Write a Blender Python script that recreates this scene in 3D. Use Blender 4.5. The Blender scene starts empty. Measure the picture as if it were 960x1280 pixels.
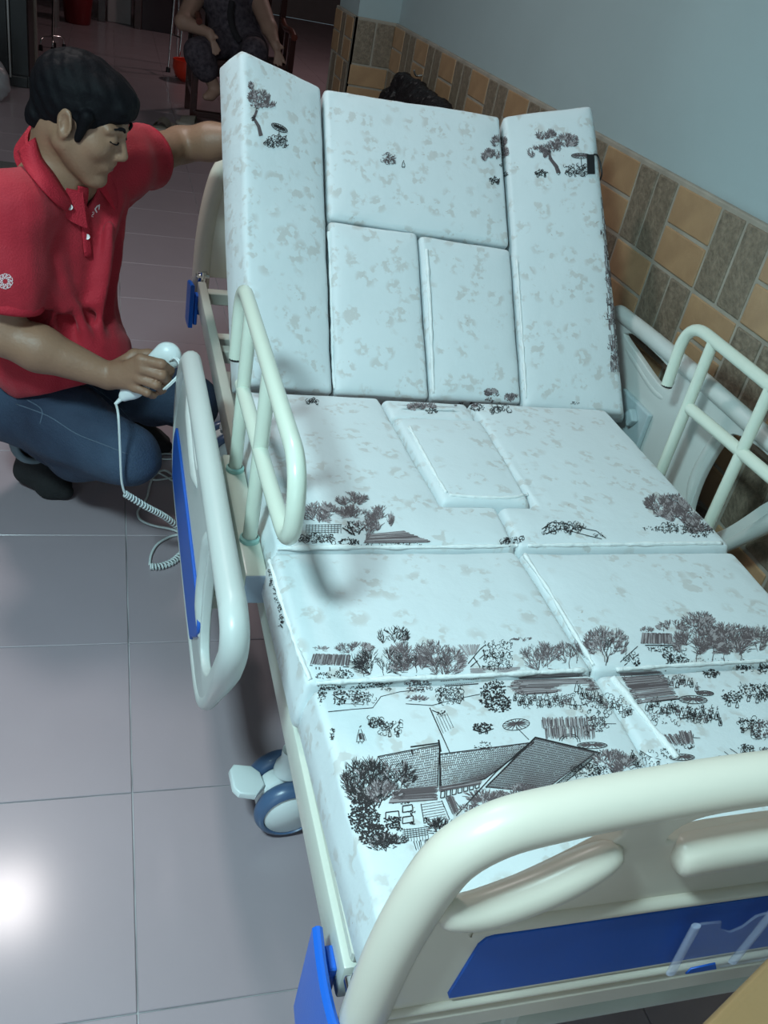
import bpy, bmesh, math, random
import numpy as np
from mathutils import Vector, Matrix, noise as mnoise

SC = bpy.context.scene
COL = SC.collection
R = math.radians

# ------------------------------------------------------------------ camera
CP = np.array([-0.0578, -0.7088, 1.3879])            # lens position, metres
CR = np.array([0.953774, -0.241447, 0.178937])       # right
CU = np.array([-0.010760, 0.567597, 0.823236])       # up
CF = np.array([0.300332, 0.787107, -0.538761])       # forward
FPX = 1117.75
cd = bpy.data.cameras.new('camera')
cam = bpy.data.objects.new('camera', cd)
COL.objects.link(cam)
cd.sensor_fit = 'VERTICAL'
cd.sensor_height = 24.0
cd.lens = 24.0 * FPX / 1280.0
cd.clip_start = 0.02
cam.matrix_world = Matrix(((CR[0], CU[0], -CF[0], CP[0]), (CR[1], CU[1], -CF[1], CP[1]),
                           (CR[2], CU[2], -CF[2], CP[2]), (0, 0, 0, 1)))
SC.camera = cam

# ------------------------------------------------------------------ light
world = bpy.data.worlds.new('world')
SC.world = world
world.use_nodes = True
world.node_tree.nodes['Background'].inputs[0].default_value = (0.62, 0.85, 1.0, 1)
world.node_tree.nodes['Background'].inputs[1].default_value = 0.25


def area(name, loc, aim, sx, sy, power, color):
    d = bpy.data.lights.new(name, 'AREA')
    d.shape = 'RECTANGLE'
    d.size, d.size_y, d.energy, d.color = sx, sy, power, color
    o = bpy.data.objects.new(name, d)
    o.location = loc
    o.rotation_euler = (Vector(aim) - Vector(loc)).to_track_quat('-Z', 'Y').to_euler()
    COL.objects.link(o)
    return o


LAMP_A = (-0.50, 2.10, 2.93)     # its mirror image is the bright patch on the floor at the left edge
area('lamp_light', (LAMP_A[0], LAMP_A[1], 2.86), (LAMP_A[0], LAMP_A[1], 0), 0.30, 0.30, 22, (1.0, 0.93, 0.92))
LAMP_B = (-0.85, -0.45, 2.45)     # hanging lamp left of the foot of the bed
# daylight entering by the street door behind the photographer, on the left
area('door_daylight', (-1.7, -3.0, 1.75), (0.3, 0.2, 0.4), 1.6, 2.0, 20, (0.70, 0.93, 1.0))
area('lamp_light', (LAMP_B[0], LAMP_B[1], 2.40), (LAMP_B[0] + .35, LAMP_B[1], 0), 0.36, 0.36, 60, (0.62, 0.94, 1.0))
# unseen fill light, added to brighten and redden the far room
area('far_room_fill', (2.3, 8.5, 2.9), (2.3, 8.5, 0), 0.3, 0.3, 22, (1.0, 0.74, 0.72))

SC.view_settings.view_transform = 'Standard'
SC.view_settings.look = 'None'
SC.view_settings.exposure = 0.07
SC.view_settings.gamma = 1.0
SC.view_settings.use_curve_mapping = False


# ------------------------------------------------------------------ survey helper
def at(px, py, ax, v):
    """point of the plane (axis ax = v) seen at a pixel of the 960x1280 photograph"""
    d = CF * FPX + (px - 480) * CR - (py - 640) * CU
    return CP + d * ((v - CP[ax]) / d[ax])


# ------------------------------------------------------------------ materials
MATS = {}


def mat(name, col, rough=0.5, metal=0.0, var=0.0, vscale=8.0, bump=0.0, bscale=60.0, spec=0.5, col2=None,
        coat=0.0, trans=0.0, alpha=1.0, emit=None, es=0.0, sheen=0.0, detail=4.0, rvar=0.0):
    if name in MATS:
        return MATS[name]
    m = bpy.data.materials.new(name)
    m.use_nodes = True
    nt = m.node_tree
    b = nt.nodes['Principled BSDF']
    b.inputs['Roughness'].default_value = rough
    b.inputs['Metallic'].default_value = metal
    b.inputs['Specular IOR Level'].default_value = spec
    b.inputs['Coat Weight'].default_value = coat
    b.inputs['Coat Roughness'].default_value = 0.16
    b.inputs['Transmission Weight'].default_value = trans
    b.inputs['Alpha'].default_value = alpha
    b.inputs['Sheen Weight'].default_value = sheen
    c = (*col, 1)
    b.inputs['Base Color'].default_value = c
    if emit:
        b.inputs['Emission Color'].default_value = (*emit, 1)
        b.inputs['Emission Strength'].default_value = es
    tc = nt.nodes.new('ShaderNodeTexCoord')
    if var or col2 or rvar:
        n = nt.nodes.new('ShaderNodeTexNoise')
        n.inputs['Scale'].default_value = vscale
        n.inputs['Detail'].default_value = detail
        nt.links.new(tc.outputs['Object'], n.inputs['Vector'])
        rp = nt.nodes.new('ShaderNodeValToRGB')
        rp.color_ramp.elements[0].position = 0.3
        rp.color_ramp.elements[1].position = 0.7
        lo = col2 if col2 else tuple(x * (1 - var) for x in col)
        rp.color_ramp.elements[0].color = (*lo, 1)
        rp.color_ramp.elements[1].color = c
        nt.links.new(n.outputs['Fac'], rp.inputs['Fac'])
        nt.links.new(rp.outputs['Color'], b.inputs['Base Color'])
        if rvar:
            mr = nt.nodes.new('ShaderNodeMapRange')
            mr.inputs['To Min'].default_value = rough - rvar
            mr.inputs['To Max'].default_value = rough + rvar
            nt.links.new(n.outputs['Fac'], mr.inputs['Value'])
            nt.links.new(mr.outputs['Result'], b.inputs['Roughness'])
    if bump:
        n2 = nt.nodes.new('ShaderNodeTexNoise')
        n2.inputs['Scale'].default_value = bscale
        n2.inputs['Detail'].default_value = 5
        nt.links.new(tc.outputs['Object'], n2.inputs['Vector'])
        bp = nt.nodes.new('ShaderNodeBump')
        bp.inputs['Strength'].default_value = bump
        bp.inputs['Distance'].default_value = 0.01
        nt.links.new(n2.outputs['Fac'], bp.inputs['Height'])
        nt.links.new(bp.outputs['Normal'], b.inputs['Normal'])
    MATS[name] = m
    return m


def cover_material(name, base, motif, amount):
    """white cotton cover with a faint all-over print of small curly sprigs, soft wrinkles"""
    m = bpy.data.materials.new(name)
    m.use_nodes = True
    nt = m.node_tree
    L, N = nt.links, nt.nodes
    b = N['Principled BSDF']
    b.inputs['Roughness'].default_value = 0.62
    b.inputs['Sheen Weight'].default_value = 0.1
    tc = N.new('ShaderNodeTexCoord')
    # clump mask
    v = N.new('ShaderNodeTexVoronoi')
    v.inputs['Scale'].default_value = 21
    v.inputs['Randomness'].default_value = 0.75
    L.new(tc.outputs['Object'], v.inputs['Vector'])
    r1 = N.new('ShaderNodeMapRange')
    r1.inputs['From Min'].default_value = 0.54
    r1.inputs['From Max'].default_value = 0.36
    L.new(v.outputs['Distance'], r1.inputs['Value'])
    # curls: narrow band of a warped noise
    n = N.new('ShaderNodeTexNoise')
    n.inputs['Scale'].default_value = 75
    n.inputs['Detail'].default_value = 3
    n.inputs['Distortion'].default_value = 1.2
    L.new(tc.outputs['Object'], n.inputs['Vector'])
    s = N.new('ShaderNodeMath')
    s.operation = 'SUBTRACT'
    s.inputs[1].default_value = 0.25
    L.new(n.outputs['Fac'], s.inputs[0])
    a = N.new('ShaderNodeMath')
    a.operation = 'ABSOLUTE'
    L.new(s.outputs[0], a.inputs[0])
    r2 = N.new('ShaderNodeMapRange')
    r2.inputs['From Min'].default_value = 0.042
    r2.inputs['From Max'].default_value = 0.02
    L.new(a.outputs[0], r2.inputs['Value'])
    n3 = N.new('ShaderNodeTexNoise')
    n3.inputs['Scale'].default_value = 55
    n3.inputs['Detail'].default_value = 2
    L.new(tc.outputs['Object'], n3.inputs['Vector'])
    r3 = N.new('ShaderNodeMapRange')
    r3.inputs['From Min'].default_value = 0.5
    r3.inputs['From Max'].default_value = 0.58
    L.new(n3.outputs['Fac'], r3.inputs['Value'])
    mx = N.new('ShaderNodeMath')
    mx.operation = 'MAXIMUM'
    L.new(r2.outputs[0], mx.inputs[0])
    h = N.new('ShaderNodeMath')
    h.operation = 'MULTIPLY'
    h.inputs[1].default_value = 0.45
    L.new(r3.outputs[0], h.inputs[0])
    L.new(h.outputs[0], mx.inputs[1])
    mu = N.new('ShaderNodeMath')
    mu.operation = 'MULTIPLY'
    L.new(mx.outputs[0], mu.inputs[0])
    L.new(r1.outputs[0], mu.inputs[1])
    mu2 = N.new('ShaderNodeMath')
    mu2.operation = 'MULTIPLY'
    mu2.inputs[1].default_value = amount
    L.new(mu.outputs[0], mu2.inputs[0])
    mix = N.new('ShaderNodeMix')
    mix.data_type = 'RGBA'
    mix.inputs['A'].default_value = (*base, 1)
    mix.inputs['B'].default_value = (*motif, 1)
    L.new(mu2.outputs[0], mix.inputs['Factor'])
    L.new(mix.outputs['Result'], b.inputs['Base Color'])
    # wrinkles
    w = N.new('ShaderNodeTexNoise')
    w.inputs['Scale'].default_value = 9
    w.inputs['Detail'].default_value = 6
    w.inputs['Roughness'].default_value = 0.55
    L.new(tc.outputs['Object'], w.inputs['Vector'])
    bp = N.new('ShaderNodeBump')
    bp.inputs['Strength'].default_value = 0.22
    bp.inputs['Distance'].default_value = 0.02
    L.new(w.outputs['Fac'], bp.inputs['Height'])
    L.new(bp.outputs['Normal'], b.inputs['Normal'])
    MATS[name] = m
    return m


COVER = cover_material('mattress_cover', (0.68, 0.745, 0.765), (0.40, 0.325, 0.265), 0.80)
HEM = mat('mattress_hem', (0.80, 0.84, 0.84), 0.7, bump=0.6, bscale=45)
INK = mat('black_ink', (0.018, 0.016, 0.018), 0.6)
SEPIA = mat('sepia_ink', (0.105, 0.082, 0.088), 0.65)
SEPIA2 = mat('pale_sepia_ink', (0.33, 0.30, 0.31), 0.65)
ABS = mat('cream_plastic', (0.75, 0.69, 0.585), 0.33, var=0.04, vscale=3, spec=0.45, rvar=0.05)
ABSG = mat('grey_white_plastic', (0.56, 0.60, 0.58), 0.36, var=0.05, vscale=4, rvar=0.05)
BLUE = mat('blue_plastic', (0.012, 0.13, 0.62), 0.38, var=0.05, vscale=6, bump=0.08, bscale=300)
BLUED = mat('blue_inlay', (0.012, 0.105, 0.50), 0.42, var=0.1, vscale=5)
STEEL = mat('cream_painted_steel', (0.60, 0.62, 0.55), 0.3, var=0.05, vscale=5, bump=0.05, bscale=40)
TUBEM = mat('ivory_painted_tube', (0.66, 0.72, 0.62), 0.25, var=0.03, vscale=4)
CHROME = mat('chrome', (0.75, 0.75, 0.75), 0.15, 1.0)
NAVY = mat('navy_rubber', (0.07, 0.125, 0.235), 0.32, var=0.1)
CAPG = mat('grey_blue_cap', (0.30, 0.37, 0.45), 0.5)
WHITEP = mat('white_plastic', (0.74, 0.80, 0.80), 0.35)
BLACKP = mat('black_plastic', (0.01, 0.01, 0.012), 0.4)


# ------------------------------------------------------------------ builders
def wloc(o):
    v = Vector(o.location)
    while o.parent:
        o = o.parent
        v += Vector(o.location)
    return v


def obj(name, bm, m, parent=None, smooth=False, label=None, angle=None):
    me = bpy.data.meshes.new(name)
    if parent is not None:
        bm.transform(Matrix.Translation(-wloc(parent)))
    bm.to_mesh(me)
    bm.free()
    ms = m if isinstance(m, (list, tuple)) else [m]
    for x in ms:
        me.materials.append(x)
    if smooth:
        me.polygons.foreach_set('use_smooth', [True] * len(me.polygons))
        if angle:
            me.set_sharp_from_angle(angle=R(angle))
    o = bpy.data.objects.new(name, me)
    COL.objects.link(o)
    if parent is not None:
        o.parent = parent
    if label:
        o['label'] = label
    return o


def tag(o, label, cat, group=None, kind=None):
    if label:
        o['label'] = label
    if cat:
        o['category'] = cat
    if group:
        o['group'] = group
    if kind:
        o['kind'] = kind
    return o


def thing(name, label, cat, loc=(0, 0, 0), group=None):
    o = bpy.data.objects.new(name, None)
    COL.objects.link(o)
    o.location = loc
    o.empty_display_size = 0.05
    return tag(o, label, cat, group)


def dup(root, delta=(0, 0, 0), parent='same'):
    c = root.copy()
    COL.objects.link(c)
    if parent != 'same':
        c.parent = parent
    c.location = Vector(root.location) + Vector(delta)
    for ch in list(root.children):
        dup(ch, (0, 0, 0), c)
    return c


def box(bm, a, b, bev=0.0, seg=2, M=None):
    """axis box from corner a to corner b"""
    r = bmesh.ops.create_cube(bm, size=1)
    vs = r['verts']
    a, b = Vector(a), Vector(b)
    for v in vs:
        v.co = Vector(((a.x + b.x) / 2 + v.co.x * (b.x - a.x), (a.y + b.y) / 2 + v.co.y * (b.y - a.y),
                       (a.z + b.z) / 2 + v.co.z * (b.z - a.z)))
    if bev:
        es = list({e for v in vs for e in v.link_edges})
        out = bmesh.ops.bevel(bm, geom=es, offset=bev, segments=seg, affect='EDGES', profile=0.5)
        vs = list({v for f in out['faces'] for v in f.verts} | {v for v in vs if v.is_valid})
    if M is not None:
        bmesh.ops.transform(bm, matrix=M, verts=vs)
    return vs


def frames(pts):
    P = [Vector(p) for p in pts]
    T = []
    for i in range(len(P)):
        a = P[max(i - 1, 0)]
        b = P[min(i + 1, len(P) - 1)]
        t = (b - a)
        T.append(t.normalized() if t.length > 1e-9 else Vector((0, 0, 1)))
    n = T[0].orthogonal().normalized()
    out = []
    for i, t in enumerate(T):
        n = (n - t * n.dot(t))
        n = n.normalized() if n.length > 1e-6 else t.orthogonal().normalized()
        out.append((P[i], n.copy(), t.cross(n)))
    return out


def tube(bm, pts, r, seg=12, closed=False, caps=True, squash=None):
    """round tube along pts; r a number or one per point; squash=(axis vector, factor)"""
    if closed:
        pts = list(pts)
        P = [Vector(p) for p in pts]
        n0 = len(P)
        fr = frames(P[-3:] + P + P[:3])[3:-3]
    else:
        fr = frames(pts)
        n0 = len(fr)
    rings = []
    for i, (p, n, b) in enumerate(fr):
        rr = r[i] if isinstance(r, (list, tuple)) else r
        ring = []
        for k in range(seg):
            a = 2 * math.pi * k / seg
            d = (n * math.cos(a) + b * math.sin(a)) * rr
            if squash:
                ax = Vector(squash[0])
                d = d + ax * (d.dot(ax)) * (squash[1] - 1)
            ring.append(bm.verts.new(p + d))
        rings.append(ring)
    m = n0 if closed else n0 - 1
    for i in range(m):
        A, B = rings[i], rings[(i + 1) % n0]
        if closed and i == n0 - 1:   # find best twist
            best = min(range(seg), key=lambda s: (A[0].co - B[s].co).length)
            B = B[best:] + B[:best]
        for k in range(seg):
            k2 = (k + 1) % seg
            bm.faces.new((A[k], A[k2], B[k2], B[k]))
    if caps and not closed:
        bm.faces.new(rings[0][::-1])
        bm.faces.new(rings[-1])
    return rings


def smooth_path(pts, n=8, closed=False):
    """Catmull-Rom through pts"""
    P = [Vector(p) for p in pts]
    N = len(P)
    out = []
    rng = range(N) if closed else range(N - 1)
    for i in rng:
        if closed:
            p0, p1, p2, p3 = P[i - 1], P[i], P[(i + 1) % N], P[(i + 2) % N]
        else:
            p0, p1, p2, p3 = P[max(i - 1, 0)], P[i], P[i + 1], P[min(i + 2, N - 1)]
        for k in range(n):
            t = k / n
            out.append(0.5 * ((2 * p1) + (p2 - p0) * t + (2 * p0 - 5 * p1 + 4 * p2 - p3) * t * t
                              + (3 * p1 - p0 - 3 * p2 + p3) * t ** 3))
    if not closed:
        out.append(P[-1])
    return out


def fillet(pts, r, n=6):
    """polyline with rounded corners"""
    P = [Vector(p) for p in pts]
    out = [P[0]]
    for i in range(1, len(P) - 1):
        a, b, c = P[i - 1], P[i], P[i + 1]
        d1, d2 = (a - b), (c - b)
        q = min(r, d1.length * 0.49, d2.length * 0.49)
        s, e = b + d1.normalized() * q, b + d2.normalized() * q
        for k in range(n + 1):
            t = k / n
            out.append(s.lerp(b, t).lerp(b.lerp(e, t), t))
    out.append(P[-1])
    return out


def lathe(bm, prof, M=None, seg=24):
    """prof: list of (radius, height) spun about z"""
    rings = []
    for r, z in prof:
        if r < 1e-6:
            rings.append([bm.verts.new((0, 0, z))])
        else:
            rings.append([bm.verts.new((r * math.cos(2 * math.pi * k / seg), r * math.sin(2 * math.pi * k / seg), z)) for k in range(seg)])
    for A, B in zip(rings, rings[1:]):
        for k in range(seg):
            k2 = (k + 1) % seg
            if len(A) == 1 and len(B) == 1:
                continue
            if len(A) == 1:
                bm.faces.new((A[0], B[k2], B[k]))
            elif len(B) == 1:
                bm.faces.new((A[k], A[k2], B[0]))
            else:
                bm.faces.new((A[k], A[k2], B[k2], B[k]))
    vs = [v for r in rings for v in r]
    if M is not None:
        bmesh.ops.transform(bm, matrix=M, verts=vs)
    bmesh.ops.recalc_face_normals(bm, faces=list({f for v in vs for f in v.link_faces}))
    return vs


def plate(outlines, thick, bevel, origin, U, V, res=2, smooth_pts=0):
    """flat plate with holes: outlines = list of closed 2-D polylines; returns bmesh in world space.
    U, V: world directions of the 2-D axes, thickness is centred on the plane."""
    cu = bpy.data.curves.new('tmp', 'CURVE')
    cu.dimensions = '2D'
    cu.fill_mode = 'BOTH'
    cu.extrude = max(thick / 2 - bevel, 0)
    cu.bevel_depth = bevel
    cu.bevel_resolution = res
    cu.offset = -bevel
    for o in outlines:
        pts = [(p[0], p[1], 0) for p in o]
        if smooth_pts:
            pts = [tuple(q) for q in smooth_path(pts, smooth_pts, True)]
        sp = cu.splines.new('POLY')
        sp.points.add(len(pts) - 1)
        for i, q in enumerate(pts):
            sp.points[i].co = (q[0], q[1], 0, 1)
        sp.use_cyclic_u = True
    ob = bpy.data.objects.new('tmp', cu)
    COL.objects.link(ob)
    dg = bpy.context.evaluated_depsgraph_get()
    me = bpy.data.meshes.new_from_object(ob.evaluated_get(dg))
    bm = bmesh.new()
    bm.from_mesh(me)
    bpy.data.objects.remove(ob)
    bpy.data.curves.remove(cu)
    bpy.data.meshes.remove(me)
    U, V = Vector(U), Vector(V)
    W = U.cross(V)
    o = Vector(origin)
    M = Matrix(((U.x, V.x, W.x, o.x), (U.y, V.y, W.y, o.y), (U.z, V.z, W.z, o.z), (0, 0, 0, 1)))
    bmesh.ops.remove_doubles(bm, verts=bm.verts, dist=1e-5)
    bm.transform(M)
    return bm


# ------------------------------------------------------------------ floor
FLOORM = mat('mauve_floor_tile', (0.355, 0.292, 0.322), 0.44, var=0.10, vscale=2.5, bump=0.02, bscale=90, spec=0.6, rvar=0.03, coat=.45)
GROUT = mat('worn_grout', (0.62, 0.62, 0.64), 0.8, col2=(0.09, 0.08, 0.085), vscale=5, detail=2)
PAINT = mat('pale_blue_paint', (0.36, 0.45, 0.465), 0.75, var=0.08, vscale=1.6, bump=0.12, bscale=25)
CEILM = mat('white_ceiling_paint', (0.6, 0.6, 0.58), 0.85, var=0.05)
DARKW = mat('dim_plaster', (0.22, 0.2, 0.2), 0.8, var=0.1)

bm = bmesh.new()
box(bm, (-3.2, -3.4, -0.08), (4.2, 14.6, -0.003))
floor = obj('floor', bm, GROUT)
tag(floor, 'mauve glossy tiled floor', None, kind='structure')
TS = 0.4
g = 0.0022
bm = bmesh.new()
box(bm, (g / 2, g / 2, -0.010), (TS - g / 2, TS - g / 2, 0.0), 0.0012, 1)
t0 = obj('tile', bm, FLOORM, floor)
first = True
cells = [(i, j) for j in range(-3, 21) for i in range(-4, 4)] + [(i, j) for j in range(10, 21) for i in range(4, 7)]
for i, j in cells:
    t = t0 if first else t0.copy()
    if not first:
        COL.objects.link(t)
    first = False
    t.location = (i * TS, j * TS, 0)
bm = bmesh.new()
for j in range(-8, 36):
    for i in range(-8, 10):
        if (i, j) in set(cells) or (i > 3 and j < 11):
            continue
        box(bm, (i * TS + g / 2, j * TS + g / 2, -0.010), ((i + 1) * TS - g / 2, (j + 1) * TS - g / 2, 0))
o = obj('distant_tiles', bm, FLOORM, floor)
o['kind'] = 'stuff'

# ------------------------------------------------------------------ walls and ceiling
WX = 1.31
bm = bmesh.new()
box(bm, (WX, -3.4, 0), (WX + 0.12, 4.25, 3.0))
wr = obj('wall_right', bm, PAINT)
tag(wr, 'pale blue painted wall above a brown and tan basketweave tile dado', None, kind='structure')
bm = bmesh.new()
box(bm, (1.10, 4.11, 0), (WX + 0.12, 4.54, 3.0))
wp = obj('wall_pier', bm, PAINT)
tag(wp, 'projecting tiled pier at the far end of the wall', None, kind='structure')
bm = bmesh.new()
box(bm, (WX + 0.12, 4.25, 0), (4.2, 4.35, 3.0))
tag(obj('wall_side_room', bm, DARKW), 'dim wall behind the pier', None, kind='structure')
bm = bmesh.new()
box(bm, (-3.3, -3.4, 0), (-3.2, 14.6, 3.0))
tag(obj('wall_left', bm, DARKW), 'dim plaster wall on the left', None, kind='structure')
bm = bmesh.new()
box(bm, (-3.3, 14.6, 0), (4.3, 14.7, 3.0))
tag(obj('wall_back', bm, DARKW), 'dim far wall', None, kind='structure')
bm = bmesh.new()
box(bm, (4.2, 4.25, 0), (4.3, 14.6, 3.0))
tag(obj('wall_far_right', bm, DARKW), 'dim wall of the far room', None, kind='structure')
bm = bmesh.new()
box(bm, (-3.3, -3.4, 3.0), (4.3, 14.7, 3.1))
tag(obj('ceiling', bm, CEILM), 'white ceiling', None, kind='structure')

BRO = mat('tan_wall_brick', (0.41, 0.262, 0.145), 0.33, col2=(0.33, 0.205, 0.115), vscale=14, bump=0.12, bscale=70)
BRB = mat('brown_wall_brick', (0.255, 0.205, 0.150), 0.45, col2=(0.145, 0.115, 0.083), vscale=70, bump=0.35, bscale=120, detail=6)
JNT = mat('dado_grout', (0.36, 0.325, 0.27), 0.85, var=0.25, vscale=12)


def brick_mesh(name, w, h, m):
    bm = bmesh.new()
    box(bm, (-0.008, -w / 2, -h / 2), (0.0, w / 2, h / 2), 0.0035, 2)
    me = bpy.data.meshes.new(name)
    bm.to_mesh(me)
    bm.free()
    me.materials.append(m)
    return me


GJ = 0.009
B_OH = brick_mesh('brick', 0.2 - GJ, 0.1 - GJ, BRO)
B_BV = brick_mesh('brick', 0.1 - GJ, 0.2 - GJ, BRB)
B_OHs = brick_mesh('brick', 0.165 - GJ, 0.1 - GJ, BRO)
rnd = random.Random(5)


def brick(me, loc, rz, parent):
    o = bpy.data.objects.new('brick', me)
    COL.objects.link(o)
    o.parent = parent
    o.location = (loc[0] + rnd.uniform(-.0007, .0007), loc[1] + rnd.uniform(-.0007, .0007), loc[2])
    o.rotation_euler = (rnd.uniform(-.006, .006), rnd.uniform(-.006, .006), rz)


# mortar bed, slightly proud of the painted wall
bm = bmesh.new()
box(bm, (WX - 0.0168, -0.9, 0), (WX + 0.001, 4.11, 1.008), 0.004, 2)
obj('dado_mortar', bm, JNT, wr)
bm = bmesh.new()
box(bm, (1.084, 4.094, 0), (WX, 4.112, 1.008), 0.003, 1)
box(bm, (1.084, 4.094, 0), (1.102, 4.54, 1.008), 0.003, 1)
obj('dado_mortar', bm, JNT, wp)
for k in range(5):
    zc = 0.9 - 0.2 * k
    for j in range(-9, 16):
        y0 = 0.912 + 0.2 * j
        if y0 > 4.0:
            continue
        yc = y0 + 0.1
        if (j + k) % 2 == 0:
            brick(B_BV, (WX - 0.012, yc - 0.05, zc), 0, wr)
            brick(B_BV, (WX - 0.012, yc + 0.05, zc), 0, wr)
        else:
            brick(B_OH, (WX - 0.012, yc, zc + 0.05), 0, wr)
            brick(B_OH, (WX - 0.012, yc, zc - 0.05), 0, wr)
    # pier front face
    xc = 1.19
    if k % 2 == 0:
        brick(B_BV, (xc - 0.045, 4.098, zc), R(90), wp)
        brick(B_BV, (xc + 0.055, 4.098, zc), R(90), wp)
    else:
        brick(B_OH, (xc, 4.098, zc + 0.05), R(90), wp)
        brick(B_OH, (xc, 4.098, zc - 0.05), R(90), wp)
    ys = [(4.185, 'o'), (4.32, 'b'), (4.455, 'o')] if k % 2 == 0 else [(4.15, 'b'), (4.29, 'o'), (4.43, 'b')]
    for yy, t in ys:
        if t == 'b':
            brick(B_BV, (1.088, yy, zc), 0, wp)
        else:
            brick(B_OHs, (1.088, yy, zc + 0.05), 0, wp)
            brick(B_OHs, (1.088, yy, zc - 0.05), 0, wp)


def ceiling_lamp(loc, label):
    t = thing('ceiling_lamp', label, 'lamp', loc)
    bm = bmesh.new()
    x, y, z = loc
    lathe(bm, [(0, .07), (.2, .07), (.215, .05), (.215, .02), (.2, .02), (.2, .05), (0, .05)], Matrix.Translation((x, y, z)), 40)
    obj('lamp_base', bm, WHITEP, t, True, angle=40)
    bm = bmesh.new()
    lathe(bm, [(.198, .045), (.195, .0), (.15, -.03), (0, -.045)], Matrix.Translation((x, y, z)), 40)
    obj('diffuser', bm, mat('lamp_glass', (0.8, 0.8, 0.8), .4, emit=(1, .95, .93), es=6), t, True)


# ================================================================== BED
BX = 0.645
bed = thing('hospital_bed', 'cream steel and plastic hospital bed with raised backrest, blue trim and grey-blue casters', 'bed', (BX, 0.8, 0))

# ---- frame beams
for x in (0.210, 1.080):
    bm = bmesh.new()
    box(bm, (x - 0.012, -0.215, 0.385), (x + 0.012, 1.84, 0.447), 0.004, 2)
    obj('frame_beam', bm, STEEL, bed, True, angle=40)
for y, z in ((-0.2, 0.41), (0.35, 0.40), (0.93, 0.40), (1.45, 0.40), (1.62, 0.36), (1.82, 0.41)):
    bm = bmesh.new()
    box(bm, (0.215, y - 0.018, z - 0.018), (1.075, y + 0.018, z + 0.018), 0.003, 1)
    obj('cross_bar', bm, STEEL, bed)
# lower chassis
for x in (0.30, 0.99):
    bm = bmesh.new()
    box(bm, (x - 0.02, -0.02, 0.17), (x + 0.02, 1.75, 0.21), 0.004, 1)
    obj('chassis_beam', bm, STEEL, bed)
for y in (0.0, 0.9, 1.73):
    bm = bmesh.new()
    box(bm, (0.28, y - 0.019, 0.17), (1.01, y + 0.019, 0.205), 0.003, 1)
    obj('chassis_cross_bar', bm, STEEL, bed)
for x in (0.30, 0.99):
    for y in (0.10, 1.55):
        bm = bmesh.new()
        tube(bm, [(x, y, 0.20), (x, y + 0.12, 0.40)], 0.018)
        obj('lift_arm', bm, STEEL, bed, True, angle=40)
# mattress platform: flat panels and the raised back panel
for y0, y1 in ((-0.21, 0.115), (0.125, 0.40), (0.41, 0.93)):
    bm = bmesh.new()
    box(bm, (0.206, y0, 0.4475), (1.084, y1, 0.466), 0.003, 1)
    obj('mattress_platform', bm, STEEL, bed)
bm = bmesh.new()
nb = Vector((0, -math.sqrt(.5), math.sqrt(.5)))
ub = Vector((0, math.sqrt(.5), math.sqrt(.5)))
B0 = Vector((0, 0.96, 0.55))
M = Matrix(((1, 0, 0, 0), (0, ub.y, nb.y, B0.y), (0, ub.z, nb.z, B0.z), (0, 0, 0, 1)))
box(bm, (0.30, 0.02, -0.108), (1.00, 0.66, -0.090), 0.004, 1, M)
obj('backrest_platform', bm, STEEL, bed)
for x in (0.36, 0.94):
    bm = bmesh.new()
    tube(bm, [(x, 1.40, 0.415), B0 + ub * 0.42 + nb * -0.11 + Vector((x, 0, 0))], 0.014)
    obj('backrest_strut', bm, STEEL, bed, True, angle=40)
# under-foot bars seen below the footboard
bm = bmesh.new()
tube(bm, [(0.27, -0.205, 0.262), (1.02, -0.205, 0.262)], 0.022, 14)
obj('foot_bar', bm, STEEL, bed, True, angle=40)
for x in (0.44, 0.85):
    bm = bmesh.new()
    box(bm, (x - 0.012, -0.225, 0.262), (x + 0.012, -0.195, 0.41), 0.003, 1)
    obj('foot_bar_hanger', bm, STEEL, bed)


# ---- end boards
def mirror(pts):
    return [(2 * BX - a, b) for a, b in pts[::-1]]


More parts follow.
